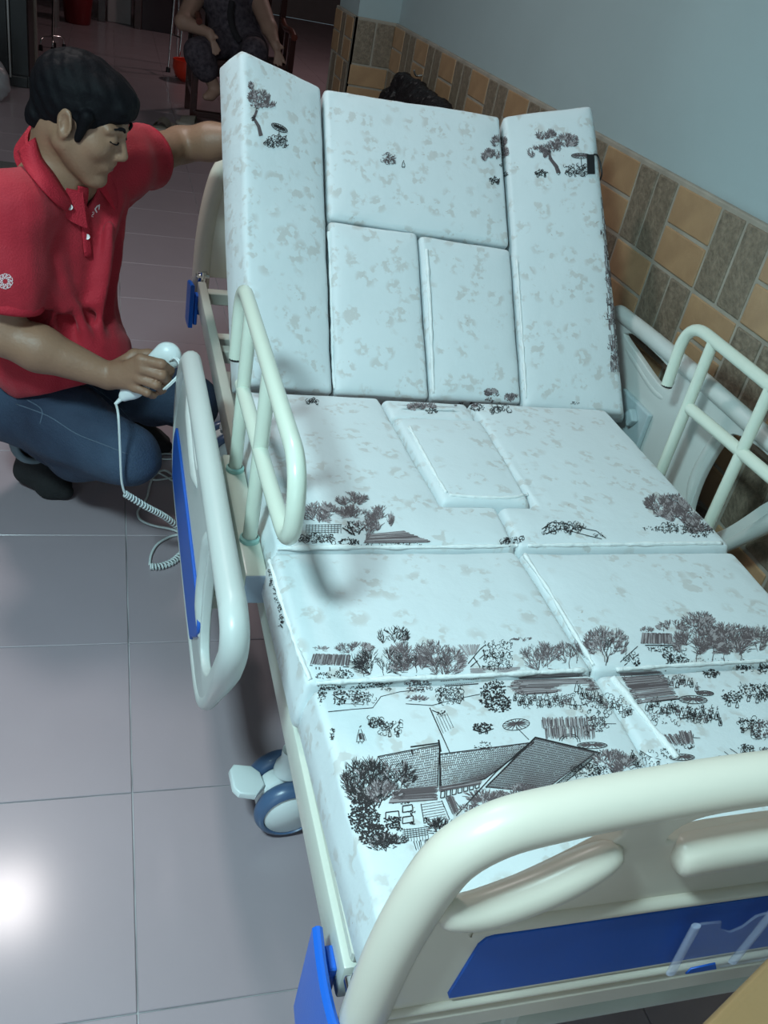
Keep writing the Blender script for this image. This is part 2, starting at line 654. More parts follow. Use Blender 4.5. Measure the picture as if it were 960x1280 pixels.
def end_board(name, y, front, dz=0.0):
    """front = -1 for the board whose outer face looks towards -Y"""
    half = [(.211, .40), (.212, .47), (.218, .56), (.231, .645), (.250, .705), (.287, .738), (.345, .753), (.414, .763), (.53, .774), (.645, .777)]
    half = [(a, b + (dz if k else 0)) for k, (a, b) in enumerate(half)]
    full = half + mirror(half)[1:]
    path = smooth_path([(a, y, b) for a, b in full], 6)
    bm = bmesh.new()
    tube(bm, path, 0.0255, 16)
    root = obj(name, bm, ABS, bed, True, angle=50)
    outer = [(.212, .392)] + [(a + .006, b - .006) for a, b in half[1:]]
    outer = outer + mirror(outer)
    outer = [(a, b + (dz if k in (0, len(outer) - 1) else 0)) for k, (a, b) in enumerate(outer)]
    holeL = [(.266, .632), (.262, .652), (.275, .690), (.305, .712), (.36, .722), (.41, .728), (.415, .716), (.385, .690), (.345, .662), (.305, .640)]
    holeC = [(.475, .700), (.480, .722), (.52, .736), (.645, .741), (.77, .736), (.81, .722), (.815, .700), (.77, .708), (.645, .712), (.52, .708)]
    hl = [(a, b + dz) for a, b in holeL]
    hr = mirror(hl)
    hc = [(a, b + dz) for a, b in holeC]

    def sm(h):
        return [(q.x, q.y) for q in smooth_path([(a, b, 0) for a, b in h], 4, True)]
    bm = plate([outer, sm(hl), sm(hr), sm(hc)], 0.018, 0.004, (0, y, 0), (1, 0, 0), (0, 0, 1))
    obj('board_panel', bm, ABS, root, True, angle=35)
    # moulded handles under the openings
    yb = y + front * 0.011
    for flip in (0, 1):
        hp = [(.248, .628), (.295, .630), (.345, .650), (.385, .676), (.420, .703)]
        if flip:
            hp = mirror(hp)
        pp = smooth_path([(a, yb, b + dz) for a, b in hp], 6)
        bm = bmesh.new()
        n = len(pp)
        tube(bm, pp, [0.0235 * (0.12 + .88 * (1 - abs(2 * k / (n - 1) - 1) ** 3.2) ** .5) for k in range(n)], 16, squash=((0, 1, 0), .85))
        obj('handle', bm, ABS, root, True, angle=60)
    bm = bmesh.new()
    pp = smooth_path([(.485, yb, .678 + dz), (.52, yb, .684 + dz), (.645, yb, .690 + dz), (.77, yb, .684 + dz), (.805, yb, .678 + dz)], 6)
    n = len(pp)
    tube(bm, pp, [0.026 * (0.12 + .88 * (1 - abs(2 * k / (n - 1) - 1) ** 7) ** .5) for k in range(n)], 16, squash=((0, 1, 0), .85))
    obj('handle', bm, ABS, root, True, angle=60)
    # ridges and inlay
    yf = y + front * 0.009
    ZI = .012
    for z0, z1, rr in ((.597, .597, .009), (.453, .453, .006), (.434, .434, .005)):
        bm = bmesh.new()
        a0 = .312 if z0 > .5 else .252
        tube(bm, smooth_path([(a0, yf, z0 + dz), (a0 + .03, yf + front * .001, z0 + dz), (2 * BX - a0 - .03, yf + front * .001, z0 + dz), (2 * BX - a0, yf, z0 + dz)], 2), rr, 10)
        obj('moulded_ridge', bm, ABS, root, True, angle=60)
    il = [(.297, .468), (.294, .476), (.306, .565), (.312, .575), (.326, .579)]
    il = il + mirror(il)
    bm = plate([[(a, b + dz) for a, b in il]], 0.004, 0.0012, (0, y + front * 0.010, 0), (1, 0, 0), (0, 0, 1))
    obj('blue_inlay', bm, BLUED, root, label='dark blue inlay panel')
    return root


foot = end_board('footboard', -0.262, -1)
head = end_board('headboard', 1.885, 1, .055)
tag(foot, 'cream moulded footboard', None)
# clear document pocket
PVC = mat('clear_plastic', (0.6, 0.66, 0.85), 0.18, alpha=0.13)
PVC2 = mat('clear_plastic_rib', (0.65, 0.7, 0.88), 0.2, alpha=0.30)
bm = plate([[(.553, .478), (.545, .573), (.552, .579), (.578, .577), (.583, .562), (.600, .553), (.613, .560), (.622, .578), (.650, .584), (.72, .584), (.725, .478)]],
           0.003, 0.0005, (0, -0.292, 0), (1, 0, 0), (0, 0, 1))
pk = obj('document_pocket', bm, PVC, foot, label='clear plastic document pocket')
for a, b in (((.555, .480), (.548, .574)), ((.637, .482), (.645, .580)), ((.722, .480), (.718, .580))):
    bm = bmesh.new()
    tube(bm, [(a[0], -0.291, a[1]), (b[0], -0.291, b[1])], 0.006, 8, squash=((0, 1, 0), .6))
    obj('pocket_rib', bm, PVC2, pk, True, angle=50)
bm = plate([[(.572, .481), (.575, .491), (.606, .494), (.613, .481)]], 0.002, .0003, (0, -0.2945, 0), (1, 0, 0), (0, 0, 1))
obj('pocket_window', bm, BLUED, pk)


# ---- blue corner guards
def guard(sx, sy):
    pts = [(.186, -.160), (.183, -.20), (.183, -.240), (.188, -.272), (.203, -.291), (.228, -.297), (.262, -.297)]
    if sy > 0:
        pts = pts[:4]
    bm = bmesh.new()
    P = smooth_path([(a, b, 0) for a, b in pts], 4)
    lo, hi, th = (0.27, 0.443, 0.012) if sy < 0 else (0.325, 0.455, 0.012)
    n = len(P)
    sec = []
    for k, p in enumerate(P):
        t = (P[min(k + 1, n - 1)] - P[max(k - 1, 0)]).normalized()
        nn = Vector((t.y, -t.x, 0))
        f = k / (n - 1)
        top = hi - 0.035 * f ** 2
        sec.append([bm.verts.new(p + nn * d + Vector((0, 0, z))) for d, z in ((th, lo), (th, top - .004), (th - .004, top), (.004, top), (0, top - .004), (0, lo))])
    for A, B in zip(sec, sec[1:]):
        for k in range(6):
            bm.faces.new((A[k], A[(k + 1) % 6], B[(k + 1) % 6], B[k]))
    bm.faces.new(sec[0])
    bm.faces.new(sec[-1][::-1])
    # mounting block inside
    box(bm, (.188, -.20, .33), (.199, -.17, .42), .002, 1)
    if sx < 0:
        bmesh.ops.scale(bm, vec=(-1, 1, 1), verts=bm.verts, space=Matrix.Translation((-BX, 0, 0)))
    if sy > 0:
        yc = (-.262 + 1.885) / 2
        bmesh.ops.scale(bm, vec=(1, -1, 1), verts=bm.verts, space=Matrix.Translation((0, -yc, 0)))
    bmesh.ops.recalc_face_normals(bm, faces=bm.faces)
    return obj('corner_guard', bm, BLUE, bed, True, angle=35, label='bright blue corner guard')


for sx in (1, -1):
    for sy in (-1, 1):
        guard(sx, sy)
# headboard posts in chrome sockets
for x in (0.213, 1.077):
    for y in (1.86, -0.235):
        bm = bmesh.new()
        tube(bm, [(x, y, 0.34), (x, y, 0.47)], 0.013)
        box(bm, (x - .02, y - .012, .452), (x + .02, y + .006, .462), .002, 1)
        obj('board_socket', bm, CHROME, bed, True, angle=40)


# ---- casters
def caster(x, y, rz, brake):
    root = obj('caster', (lambda b: (lathe(b, [(0, .175), (.016, .175), (.016, .15), (.024, .135), (.026, .122), (.016, .116), (.016, .075), (0, .075)], Matrix.Translation((x, y, 0)), 20), b)[1])(bmesh.new()),
               WHITEP, bed, True, angle=40)
    parts = []
    for s in (-1, 1):
        Mx = Matrix.Translation((x, y, 0)) @ Matrix.Rotation(rz, 4, 'Z') @ Matrix.Translation((0.0, s * 0.037, .0625)) @ Matrix.Rotation(R(-90) * s, 4, 'X')
        bm = bmesh.new()
        lathe(bm, [(.030, -.016), (.052, -.016), (.0585, -.012), (.0622, -.004), (.0625, 0), (.0622, .004), (.0585, .012), (.053, .0165), (.049, .0175), (.0475, .013)], Mx, 40)
        w = obj('wheel', bm, NAVY, root, True, angle=60, label='slate blue rubber tyre')
        bm = bmesh.new()
        lathe(bm, [(.0478, .012), (.046, .0155), (.0, .0185)], Mx, 40)
        obj('hub_disc', bm, WHITEP, root, True, angle=60, label='white hub disc')
    # white housing between the wheels
    Mx = Matrix.Translation((x, y, 0)) @ Matrix.Rotation(rz, 4, 'Z') @ Matrix.Translation((0, 0, .0625)) @ Matrix.Rotation(R(90), 4, 'X')
    bm = bmesh.new()
    lathe(bm, [(0, -.018), (.050, -.018), (.054, -.014), (.054, .014), (.050, .018), (0, .018)], Mx, 32)
    obj('caster_housing', bm, WHITEP, root, True, angle=40)
    if brake:
        bm = plate([[(-.048, .016), (-.062, .030), (-.095, .032), (-.104, .020), (-.104, -.020), (-.095, -.032), (-.066, -.036), (-.045, -.012)]], 0.014, 0.003,
                   (0, 0, 0), (1, 0, 0), (0, 1, 0))
        bm.transform(Matrix.Translation((x, y, .088)) @ Matrix.Rotation(rz, 4, 'Z') @ Matrix.Rotation(R(14), 4, 'Y'))
        obj('brake_pedal', bm, WHITEP, root, True, angle=40)
    return root


caster(0.262, 0.325, R(4), True)
caster(1.03, 0.30, R(20), True)
caster(0.285, 1.56, R(10), False)
caster(1.02, 1.55, R(-10), True)


# ---- bent-tube grab rails and their brackets
def grab_rail(xr, side, ya, yb, zd=0.0):
    bm = bmesh.new()
    s = -1 if side == 'left' else 1
    bx0 = xr - 0.018
    box(bm, (bx0, .395, .452 - zd), (bx0 + .036, .765, .508 - zd), 0.003, 2)
    br = obj('rail_bracket', bm, TUBEM, bed, True, angle=40)
    bm = bmesh.new()
    box(bm, (bx0 + .0005, .3925, .4525 - zd), (bx0 + .0355, .3965, .5075 - zd), 0.002, 2)
    obj('end_cap', bm, CAPG, br, label='grey-blue end cap')
    xo = bx0 - .006 if s < 0 else bx0 + .042
    for y in (.445, .70):
        bm = bmesh.new()
        lathe(bm, [(0, -.004), (.006, -.004), (.006, .003), (0, .003)], Matrix.Translation((xo, y, .48 - zd)) @ Matrix.Rotation(R(90), 4, 'Y'), 6)
        obj('bolt', bm, CHROME, br)
    rr = 0.0125
    top = fillet([(xr, .835, .675), (xr, .845, .822), (xr, .225, .815), (xr, .205, .700), (xr, .36, .685), (xr, .735, .672)], 0.085, 8)
    bm = bmesh.new()
    tube(bm, top, rr, 16)
    rail = obj('grab_rail', bm, TUBEM, bed, True, angle=50, label='ivory bent-tube grab rail')
    for y in (ya, yb):
        bm = bmesh.new()
        tube(bm, [(xr, y, .512 - zd), (xr, y, .815)], rr * .96, 14)
        obj('post', bm, TUBEM, rail, True, angle=50)
        bm = bmesh.new()
        lathe(bm, [(.017, .505 - zd), (.017, .514 - zd), (.0135, .517 - zd)], Matrix.Translation((xr, y, 0)), 16)
        obj('socket_collar', bm, mat('aqua_collar', (.35, .6, .55), .4), rail, True, angle=40)
    bm = bmesh.new()
    lathe(bm, [(0, -.001), (.0122, -.001), (.0122, .003), (0, .003)], Matrix.Translation((xr, .8345, .6735)), 14)
    obj('tube_plug', bm, BLACKP, rail)


grab_rail(0.176, 'left', .490, .710)
grab_rail(1.114, 'right', .545, .745, .045)


# ---- moulded plastic side guards
def side_guard(x, y0, ztop, side):
    """u runs along +Y from the near top corner, z is relative to the axis of the top rim"""
    s = -1 if side == 'left' else 1

    def P(u, z, dx=0.0):
        return (x + dx, y0 + u, ztop + z)
    outl = [(.03, 0.002), (-.003, -.025), (.018, -.09), (.105, -.225), (.175, -.315), (.235, -.352), (.34, -.362), (.80, -.362),
            (.925, -.345), (.965, -.29), (.955, -.20), (.865, -.07), (.80, -.010), (.74, .0), (.45, .006), (.12, .003)]
    bm = bmesh.new()
    path = smooth_path([P(*q) for q in outl], 5, True)
    rad = [0.0195 if (p.z > ztop - .09) else 0.0195 - .0075 * min(1, (ztop - .09 - p.z) / .15) for p in path]
    tube(bm, path, rad, 14, closed=True)
    root = obj('side_guard', bm, ABSG, bed, True, angle=60, label='grey-white moulded side guard, ' + ('lowered' if s < 0 else 'raised'))
    hole1 = [(.475, -.030), (.480, -.062), (.53, -.068), (.63, -.052), (.72, -.036), (.715, -.028), (.68, -.018), (.55, -.018)]
    hole2 = [(.035, -.035), (.075, -.110), (.125, -.195), (.165, -.243), (.215, -.268), (.250, -.250), (.262, -.17), (.250, -.08), (.225, -.035), (.13, -.020)]

    def sm(h):
        return [(q.x, q.y) for q in smooth_path([(a, b, 0) for a, b in h], 4, True)]
    o2 = [(q.y - y0, q.z - ztop) for q in path]
    bm = plate([o2, sm(hole1), sm(hole2)], 0.016, 0.003, (x, y0, ztop), (0, 1, 0), (0, 0, 1))
    obj('guard_panel', bm, ABSG, root, True, angle=35)
    for pts, r0 in (([(.268, -.255), (.288, -.17), (.274, -.08), (.252, -.028)], .015), ([(.46, -.085), (.53, -.092), (.63, -.074), (.74, -.052)], .013)):
        bm = bmesh.new()
        pp = smooth_path([P(a, b, s * .003) for a, b in pts], 6)
        n = len(pp)
        tube(bm, pp, [r0 * (.5 + .5 * min(1, 5 * min(k, n - 1 - k) / n)) for k in range(n)], 12)
        obj('moulded_rib', bm, ABSG, root, True, angle=60)
    il = [(.40, -.340), (.335, -.315), (.275, -.262), (.262, -.232), (.285, -.212), (.34, -.205), (.82, -.205), (.90, -.225), (.925, -.28), (.90, -.335), (.85, -.342)]
    bm = plate([sm(il)], 0.006, 0.002, (x + s * .0105, y0, ztop), (0, 1, 0), (0, 0, 1))
    obj('blue_inlay', bm, BLUED, root, label='dark blue inlay panel')
    for u in (.33, .75):
        bm = bmesh.new()
        xf = .175 if s < 0 else 1.115
        yy = y0 + u
        if s < 0:
            box(bm, (x + .008, yy - .02, ztop - .235), (xf + .003, yy + .02, ztop - .205), .003, 1)
        else:
            box(bm, (xf - .003, yy - .02, ztop - .30), (x - .008, yy + .02, ztop - .27), .003, 1)
        obj('guard_arm', bm, STEEL, root)
    return root


side_guard(0.105, .145, .622, 'left')
gr = side_guard(1.19, .435, .690, 'right')
bm = bmesh.new()
box(bm, (1.168, .93, .455), (1.182, 1.07, .552), .004, 2)
lp = obj('latch_plate', bm, mat('pale_blue_plastic', (.42, .52, .54), .4), gr)
bm = bmesh.new()
box(bm, (1.150, .960, .500), (1.169, .995, .53), .004, 2, Matrix.Translation((0, .975, .52)) @ Matrix.Rotation(R(35), 4, 'X') @ Matrix.Translation((0, -.975, -.52)))
obj('latch_knob', bm, mat('pale_blue_plastic', (.42, .52, .54), .4), gr)

# ================================================================== MATTRESS
matt = thing('mattress', 'white block mattress printed with a grey village scene, its back part raised', 'mattress', (BX, 0.6, 0.47))
BT = .728      # length of the raised part
FX0, FX1 = .411, .855   # fold lines of the wings


def flat3(zt):
    def f(x, y, h):
        return Vector((x, y, zt + h))
    return f


def back3(x, t, h):
    tt = max(0, min(1, t / BT))
    if x < FX0:
        d, ang = FX0 - x, R(9 + 13 * tt)
        px = FX0 - d * math.cos(ang) + h * math.sin(ang)
        pn = d * math.sin(ang) + h * math.cos(ang)
        px += h * 0.16 * (d / .22) ** 2      # the side leans outwards towards the back
        px += .030 * (1 - tt) * (d / .22)
    elif x > FX1:
        d, ang = x - FX1, R(1 + 13 * tt)
        px = FX1 + d * math.cos(ang) - h * math.sin(ang) - h * .42 * (d / .22) ** 2
        pn = d * math.sin(ang) + h * math.cos(ang)
    else:
        px, pn = x, h
    return Vector((px, 0, 0)) + B0 + ub * t + nb * pn


BLOCKS = []
brn = random.Random(3)


def cushion(poly, f3, th=.082, r=.013, wob=.0022):
    fl = 0 if f3 is back3 else .010
    """soft block: polygon outline with a rolled edge"""
    P = [Vector((a, b, 0)) for a, b in poly]
    n = len(P)
    area2 = sum(P[i].x * P[(i + 1) % n].y - P[(i + 1) % n].x * P[i].y for i in range(n))
    if area2 < 0:
        P.reverse()
    def ring2d(off):
        """outline offset outwards by off, corners rounded, always the same number of samples"""
        Q = []
        for i in range(n):
            a, b, c = P[i - 1], P[i], P[(i + 1) % n]
            t1, t2 = (b - a).normalized(), (c - b).normalized()
            n1, n2 = Vector((t1.y, -t1.x, 0)), Vector((t2.y, -t2.x, 0))
            m = (n1 + n2)
            m = m / max(m.dot(n1), .3)
            Q.append(b + m * off)
        out = []
        for i in range(n):
            a, b, c = Q[i - 1], Q[i], Q[(i + 1) % n]
            d1, d2 = (a - b).normalized(), (c - b).normalized()
            q = .011
            for k in range(4):
                t = k / 3
                out.append((b + d1 * q).lerp(b, t).lerp(b.lerp(b + d2 * q, t), t))
            L0 = (P[(i + 1) % n] - P[i]).length
            m = max(1, int(L0 / .022))
            L = (c - b).length - 2 * q
            for k in range(1, m):
                out.append(b + d2 * (q + L * k / m))
        return out
    n = len(P)
    if area2 < 0:
        pass
    rc = ring2d(0)
    N = len(rc)
    nor = []
    for i in range(N):
        t = (rc[(i + 1) % N] - rc[i - 1]).normalized()
        nor.append(Vector((t.y, -t.x, 0)))
    w = [mnoise.noise(Vector((p.x * 9, p.y * 9, 3.1))) * wob + mnoise.noise(Vector((p.x * 40, p.y * 40, 7))) * wob * .5 for p in rc]
    prof = [(-.004 + fl, -th), (fl, -th + .006), (.001 + fl * .6, -th * .5), (0, -r)]
    for k in range(1, 6):
        a = k / 5 * math.pi / 2
        prof.append((-r + r * math.cos(a), -r + r * math.sin(a)))
    prof += [(-r - .012, .0015), (-r - .03, .003)]
    bm = bmesh.new()
    rings = []
    for j, (off, h) in enumerate(prof):
        ring = []
        rr = ring2d(off)
        for i in range(N):
            p = rr[i] + nor[i] * (-.0015 + w[i] * (1 if j > 1 else .3))
            hh = h + (mnoise.noise(Vector((p.x * 14, p.y * 14, j * .4))) * .0018 if j > 1 else 0)
            ring.append(bm.verts.new(f3(p.x, p.y, hh)))
        rings.append(ring)
    for A, B in zip(rings, rings[1:]):
        for i in range(N):
            i2 = (i + 1) % N
            bm.faces.new((A[i], A[i2], B[i2], B[i]))
    top = bm.faces.new(rings[-1])
    bot = bm.faces.new(rings[0][::-1])
    res = bmesh.ops.triangulate(bm, faces=[top, bot])
    for it in range(3):   # refine the top a little so that it can undulate
        pass
    bmesh.ops.recalc_face_normals(bm, faces=bm.faces)
    o = obj('cushion_block', bm, COVER, matt, True)
    BLOCKS.append(o)
    return o


LX, RX, MX = .203, 1.058, .632
g2 = .0015
# feet
cushion([(LX + .012, -.228), (MX - g2, -.228), (MX - g2, .112), (LX + .004, .112)], flat3(.547))
cushion([(MX + g2, -.228), (RX, -.228), (RX, .112), (MX + g2, .112)], flat3(.545))
# legs
cushion([(LX - .004, .116), (MX - g2, .116), (MX - g2 - .012, .405), (LX - .008, .405)], flat3(.550))
cushion([(MX + g2, .116), (RX + .004, .116), (RX + .006, .405), (MX + g2 - .008, .405)], flat3(.548))
# seat, with the removable plug block
cushion([(LX - .002, .409), (.620, .409), (.628, .533), (.521, .535), (.507, .945), (LX + .004, .945)], flat3(.556))
cushion([(.524, .538), (.701, .538), (.712, .855), (.512, .855)], flat3(.561))
cushion([(.511, .860), (.708, .860), (.708, .945), (.510, .945)], flat3(.553))
cushion([(.624, .409), (RX + .004, .409), (RX + .002, .945), (.712, .945), (.715, .850), (.704, .533), (.632, .533)], flat3(.556))
# back
cushion([(.189, .0), (FX0 - g2, .0), (FX0 - g2, BT), (.199, BT + .004)], back3)
cushion([(FX0 + g2, .405), (FX1 - g2, .385), (FX1 - g2, BT), (FX0 + g2, BT)], back3)
cushion([(FX0 + g2, .0), (.628, .0), (.622, .395), (FX0 + g2, .402)], back3)
cushion([(.632, .0), (FX1 - g2, .0), (FX1 - g2, .381), (.626, .391)], back3)
cushion([(FX1 + g2, -.012), (1.116, -.014), (1.078, BT + .030), (FX1 + g2, BT)], back3)
# ================================================================== SOFT BODIES (distance fields -> one continuous surface)
class Vol:
    def __init__(s, lo, hi, h):
        s.lo, s.h = np.array(lo, float), h
        s.n = np.ceil((np.array(hi) - s.lo) / h).astype(int) + 1
        s.F = np.full(s.n, 0.5, np.float32)

    def sub(s, lo, hi):
        a = np.clip(np.floor((np.array(lo) - s.lo) / s.h).astype(int), 0, s.n - 1)
        b = np.clip(np.ceil((np.array(hi) - s.lo) / s.h).astype(int) + 1, 1, s.n)
        sl = tuple(slice(x, y) for x, y in zip(a, b))
        g = [(np.arange(x, y, dtype=np.float32) * s.h + l) for x, y, l in zip(a, b, s.lo)]
        return sl, g[0][:, None, None], g[1][None, :, None], g[2][None, None, :]

    def op(s, fn, lo, hi, k=0.0, mode='add'):
        m = max(k, 0.0) + 3 * s.h + .012
        sl, x, y, z = s.sub(np.array(lo) - m, np.array(hi) + m)
        if any(q.stop <= q.start for q in sl):
            return
        d = fn(x, y, z).astype(np.float32)
        f = s.F[sl]
        if mode == 'sub':
            d = -d
            if k > 0:
                hh = np.clip(0.5 + 0.5 * (d - f) / k, 0, 1)
                s.F[sl] = f * (1 - hh) + d * hh + k * hh * (1 - hh)
            else:
                s.F[sl] = np.maximum(f, d)
            return
        if k > 0:
            hh = np.clip(0.5 + 0.5 * (f - d) / k, 0, 1)
            s.F[sl] = f * (1 - hh) + d * hh - k * hh * (1 - hh)
        else:
            s.F[sl] = np.minimum(f, d)

    def cap(s, a, b, ra, rb, k=.02, mode='add', sq=None):
        """tapered capsule; sq=(axis, factor) flattens it across an axis"""
        a, b = np.array(a, float), np.array(b, float)
        ab = b - a
        L = float(ab @ ab) + 1e-12
        R_ = max(ra, rb)
        if sq:
            n = np.array(sq[0], float)
            n /= np.linalg.norm(n)
            kf = 1 / sq[1] - 1

        def fn(x, y, z):
            px, py, pz = x - a[0], y - a[1], z - a[2]
            t = np.clip((px * ab[0] + py * ab[1] + pz * ab[2]) / L, 0, 1)
            dx, dy, dz = px - t * ab[0], py - t * ab[1], pz - t * ab[2]
            if sq:
                q = (dx * n[0] + dy * n[1] + dz * n[2]) * kf
                dx, dy, dz = dx + q * n[0], dy + q * n[1], dz + q * n[2]
            return np.sqrt(dx * dx + dy * dy + dz * dz) - (ra + (rb - ra) * t)
        s.op(fn, np.minimum(a, b) - R_, np.maximum(a, b) + R_, k, mode)

    def chain(s, pts, rs, k=.02, sq=None):
        for i in range(len(pts) - 1):
            s.cap(pts[i], pts[i + 1], rs[i], rs[i + 1], k, sq=sq)

    def ell(s, c, r, B=None, k=.02, mode='add'):
        """ellipsoid, B = 3 rows of local axes"""
        c, r = np.array(c, float), np.array(r, float)
        B = np.eye(3) if B is None else np.array(B, float)

        def fn(x, y, z):
            px, py, pz = x - c[0], y - c[1], z - c[2]
            q = [(px * B[i][0] + py * B[i][1] + pz * B[i][2]) for i in range(3)]
            k0 = np.sqrt(sum((q[i] / r[i]) ** 2 for i in range(3)))
            k1 = np.sqrt(sum((q[i] / r[i] ** 2) ** 2 for i in range(3))) + 1e-9
            return k0 * (k0 - 1) / k1
        e = np.sqrt(sum((B[i] * r[i]) ** 2 for i in range(3)))
        s.op(fn, c - e, c + e, k, mode)

    def clip(s, c, n, k=.004):
        """remove everything on the side of the plane (c, n) that n points to"""
        c, n = np.array(c, float), np.array(n, float)
        n = n / np.linalg.norm(n)
        g = s.sub(s.lo, s.lo + s.n * s.h)
        d = (g[1] - c[0]) * n[0] + (g[2] - c[1]) * n[1] + (g[3] - c[2]) * n[2]
        s.F = np.maximum(s.F, d.astype(np.float32))

    def ripple(s, amp, freq, seed=0, lo=None, hi=None, stretch=(1, 1, 1)):
        lo = s.lo if lo is None else lo
        hi = s.lo + s.n * s.h if hi is None else hi
        sl, x, y, z = s.sub(lo, hi)
        rs = np.random.RandomState(seed)
        d = 0
        for i in range(5):
            w = rs.normal(size=3) * freq * np.array(stretch)
            d = d + np.sin(x * w[0] + y * w[1] + z * w[2] + rs.uniform(0, 6.28)) / 5
        s.F[sl] += (amp * d).astype(np.float32)

    def mesh(s, name):
        F, h = s.F, s.h
        F = np.where(F == 0, 1e-6, F)
        nx, ny, nz = F.shape
        I = F < 0
        cn = np.zeros((nx - 1, ny - 1, nz - 1), np.int8)
        offs = [(i, j, k) for i in (0, 1) for j in (0, 1) for k in (0, 1)]
        for i, j, k in offs:
            cn += I[i:nx - 1 + i, j:ny - 1 + j, k:nz - 1 + k]
        act = np.argwhere((cn > 0) & (cn < 8))
        idx = -np.ones(cn.shape, np.int64)
        idx[tuple(act.T)] = np.arange(len(act))
        V = np.stack([F[act[:, 0] + i, act[:, 1] + j, act[:, 2] + k] for i, j, k in offs], 1)
        O = np.array(offs, float)
        acc = np.zeros((len(act), 3))
        cnt = np.zeros(len(act))
        for p in range(8):
            for q in range(p + 1, 8):
                if abs(O[p] - O[q]).sum() != 1:
                    continue
                a, b = V[:, p], V[:, q]
                m = (a < 0) != (b < 0)
                t = np.where(m, a / np.where(m, a - b, 1), 0)
                acc += np.where(m[:, None], O[p] + t[:, None] * (O[q] - O[p]), 0)
                cnt += m
        co = (act + acc / cnt[:, None]) * h + s.lo
        faces = []
        for ax in range(3):
            sl0 = [slice(None)] * 3
            sl1 = [slice(None)] * 3
            sl0[ax], sl1[ax] = slice(0, -1), slice(1, None)
            A, B = I[tuple(sl0)], I[tuple(sl1)]
            e = np.argwhere(A != B)
            u, v = (ax + 1) % 3, (ax + 2) % 3
            e = e[(e[:, u] > 0) & (e[:, v] > 0) & (e[:, u] < F.shape[u] - 1) & (e[:, v] < F.shape[v] - 1)]
            inside = A[tuple(e.T)]
            q = []
            for du, dv in ((1, 1), (0, 1), (0, 0), (1, 0)):
                c = e.copy()
                c[:, u] -= du
                c[:, v] -= dv
                q.append(idx[tuple(c.T)])
            q = np.stack(q, 1)
            q[~inside] = q[~inside][:, ::-1]
            faces.append(q)
        fc = np.concatenate(faces)
        me = bpy.data.meshes.new(name)
        me.from_pydata(co.tolist(), [], fc.tolist())
        me.update()
        return me


def soft(name, vol, m, parent, label=None, smooth_it=2):
    me = vol.mesh(name)
    bm = bmesh.new()
    bm.from_mesh(me)
    bpy.data.meshes.remove(me)
    for i in range(smooth_it):
        bmesh.ops.smooth_vert(bm, verts=bm.verts, factor=.5, use_axis_x=True, use_axis_y=True, use_axis_z=True)
    bmesh.ops.recalc_face_normals(bm, faces=bm.faces)
    return obj(name, bm, m, parent, True, label=label)


def nrm(v):
    v = np.array(v, float)
    return v / np.linalg.norm(v)


SKIN = mat('warm_skin', (0.285, 0.158, 0.098), 0.5, var=0.12, vscale=22, bump=0.12, bscale=160)
SKINF = mat('pale_skin', (0.40, 0.25, 0.19), 0.55, var=0.1, vscale=14)
LIP = mat('lip_skin', (0.24, 0.10, 0.085), 0.45)
HAIR = mat('black_hair', (0.006, 0.0055, 0.007), 0.6, bump=0.16, bscale=120, spec=.08)
SHIRT = mat('red_pique_cotton', (0.43, 0.009, 0.026), 0.75, var=0.16, vscale=9, bump=0.25, bscale=260, sheen=.1)
SHIRT2 = mat('red_rib_trim', (0.46, 0.011, 0.030), 0.75, var=0.06, vscale=30, bump=0.4, bscale=320)
DENIM = mat('dark_blue_denim', (0.046, 0.080, 0.135), 0.8, col2=(0.012, 0.022, 0.050), vscale=4, bump=0.35, bscale=240)
CUFF = mat('pale_denim_cuff', (0.19, 0.25, 0.29), 0.85, var=0.2, vscale=30)
SOCK = mat('black_sock', (0.010, 0.010, 0.011), 0.9, bump=0.3, bscale=200)
WINK = mat('white_print', (0.75, 0.62, 0.64), 0.7)

man = thing('person', 'man in red polo shirt and jeans squatting beside the bed with a white hand control', 'person', (-0.15, 1.35, 0))

# joints
H0 = at(104, 146, 1, 1.240)
hf = nrm((.88, -.30, -.38))
hu = np.array([.06, -.02, 1.0])
hu = nrm(hu - hf * (hu @ hf))
hl = np.cross(hu, hf)               # his left
HB = np.array([hf, hl, hu])
HS = .93


def hp(x, y, z):
    return H0 + HS * (x * hf + y * hl + z * hu)


rsh, rel = np.array([-.232, 1.175, .800]), np.array([-.262, 1.135, .560])
rwr = at(136, 470, 1, 1.095)
lsh, lel, lha = np.array([-.030, 1.42, .848]), np.array([.112, 1.63, .862]), np.array([.285, 1.535, .925])
nkb = np.array([-.150, 1.300, .850])
wax, dax = nrm((.63, .77, 0)), nrm((.77, -.63, 0))
TB = np.array([wax, dax, (0, 0, 1.)])

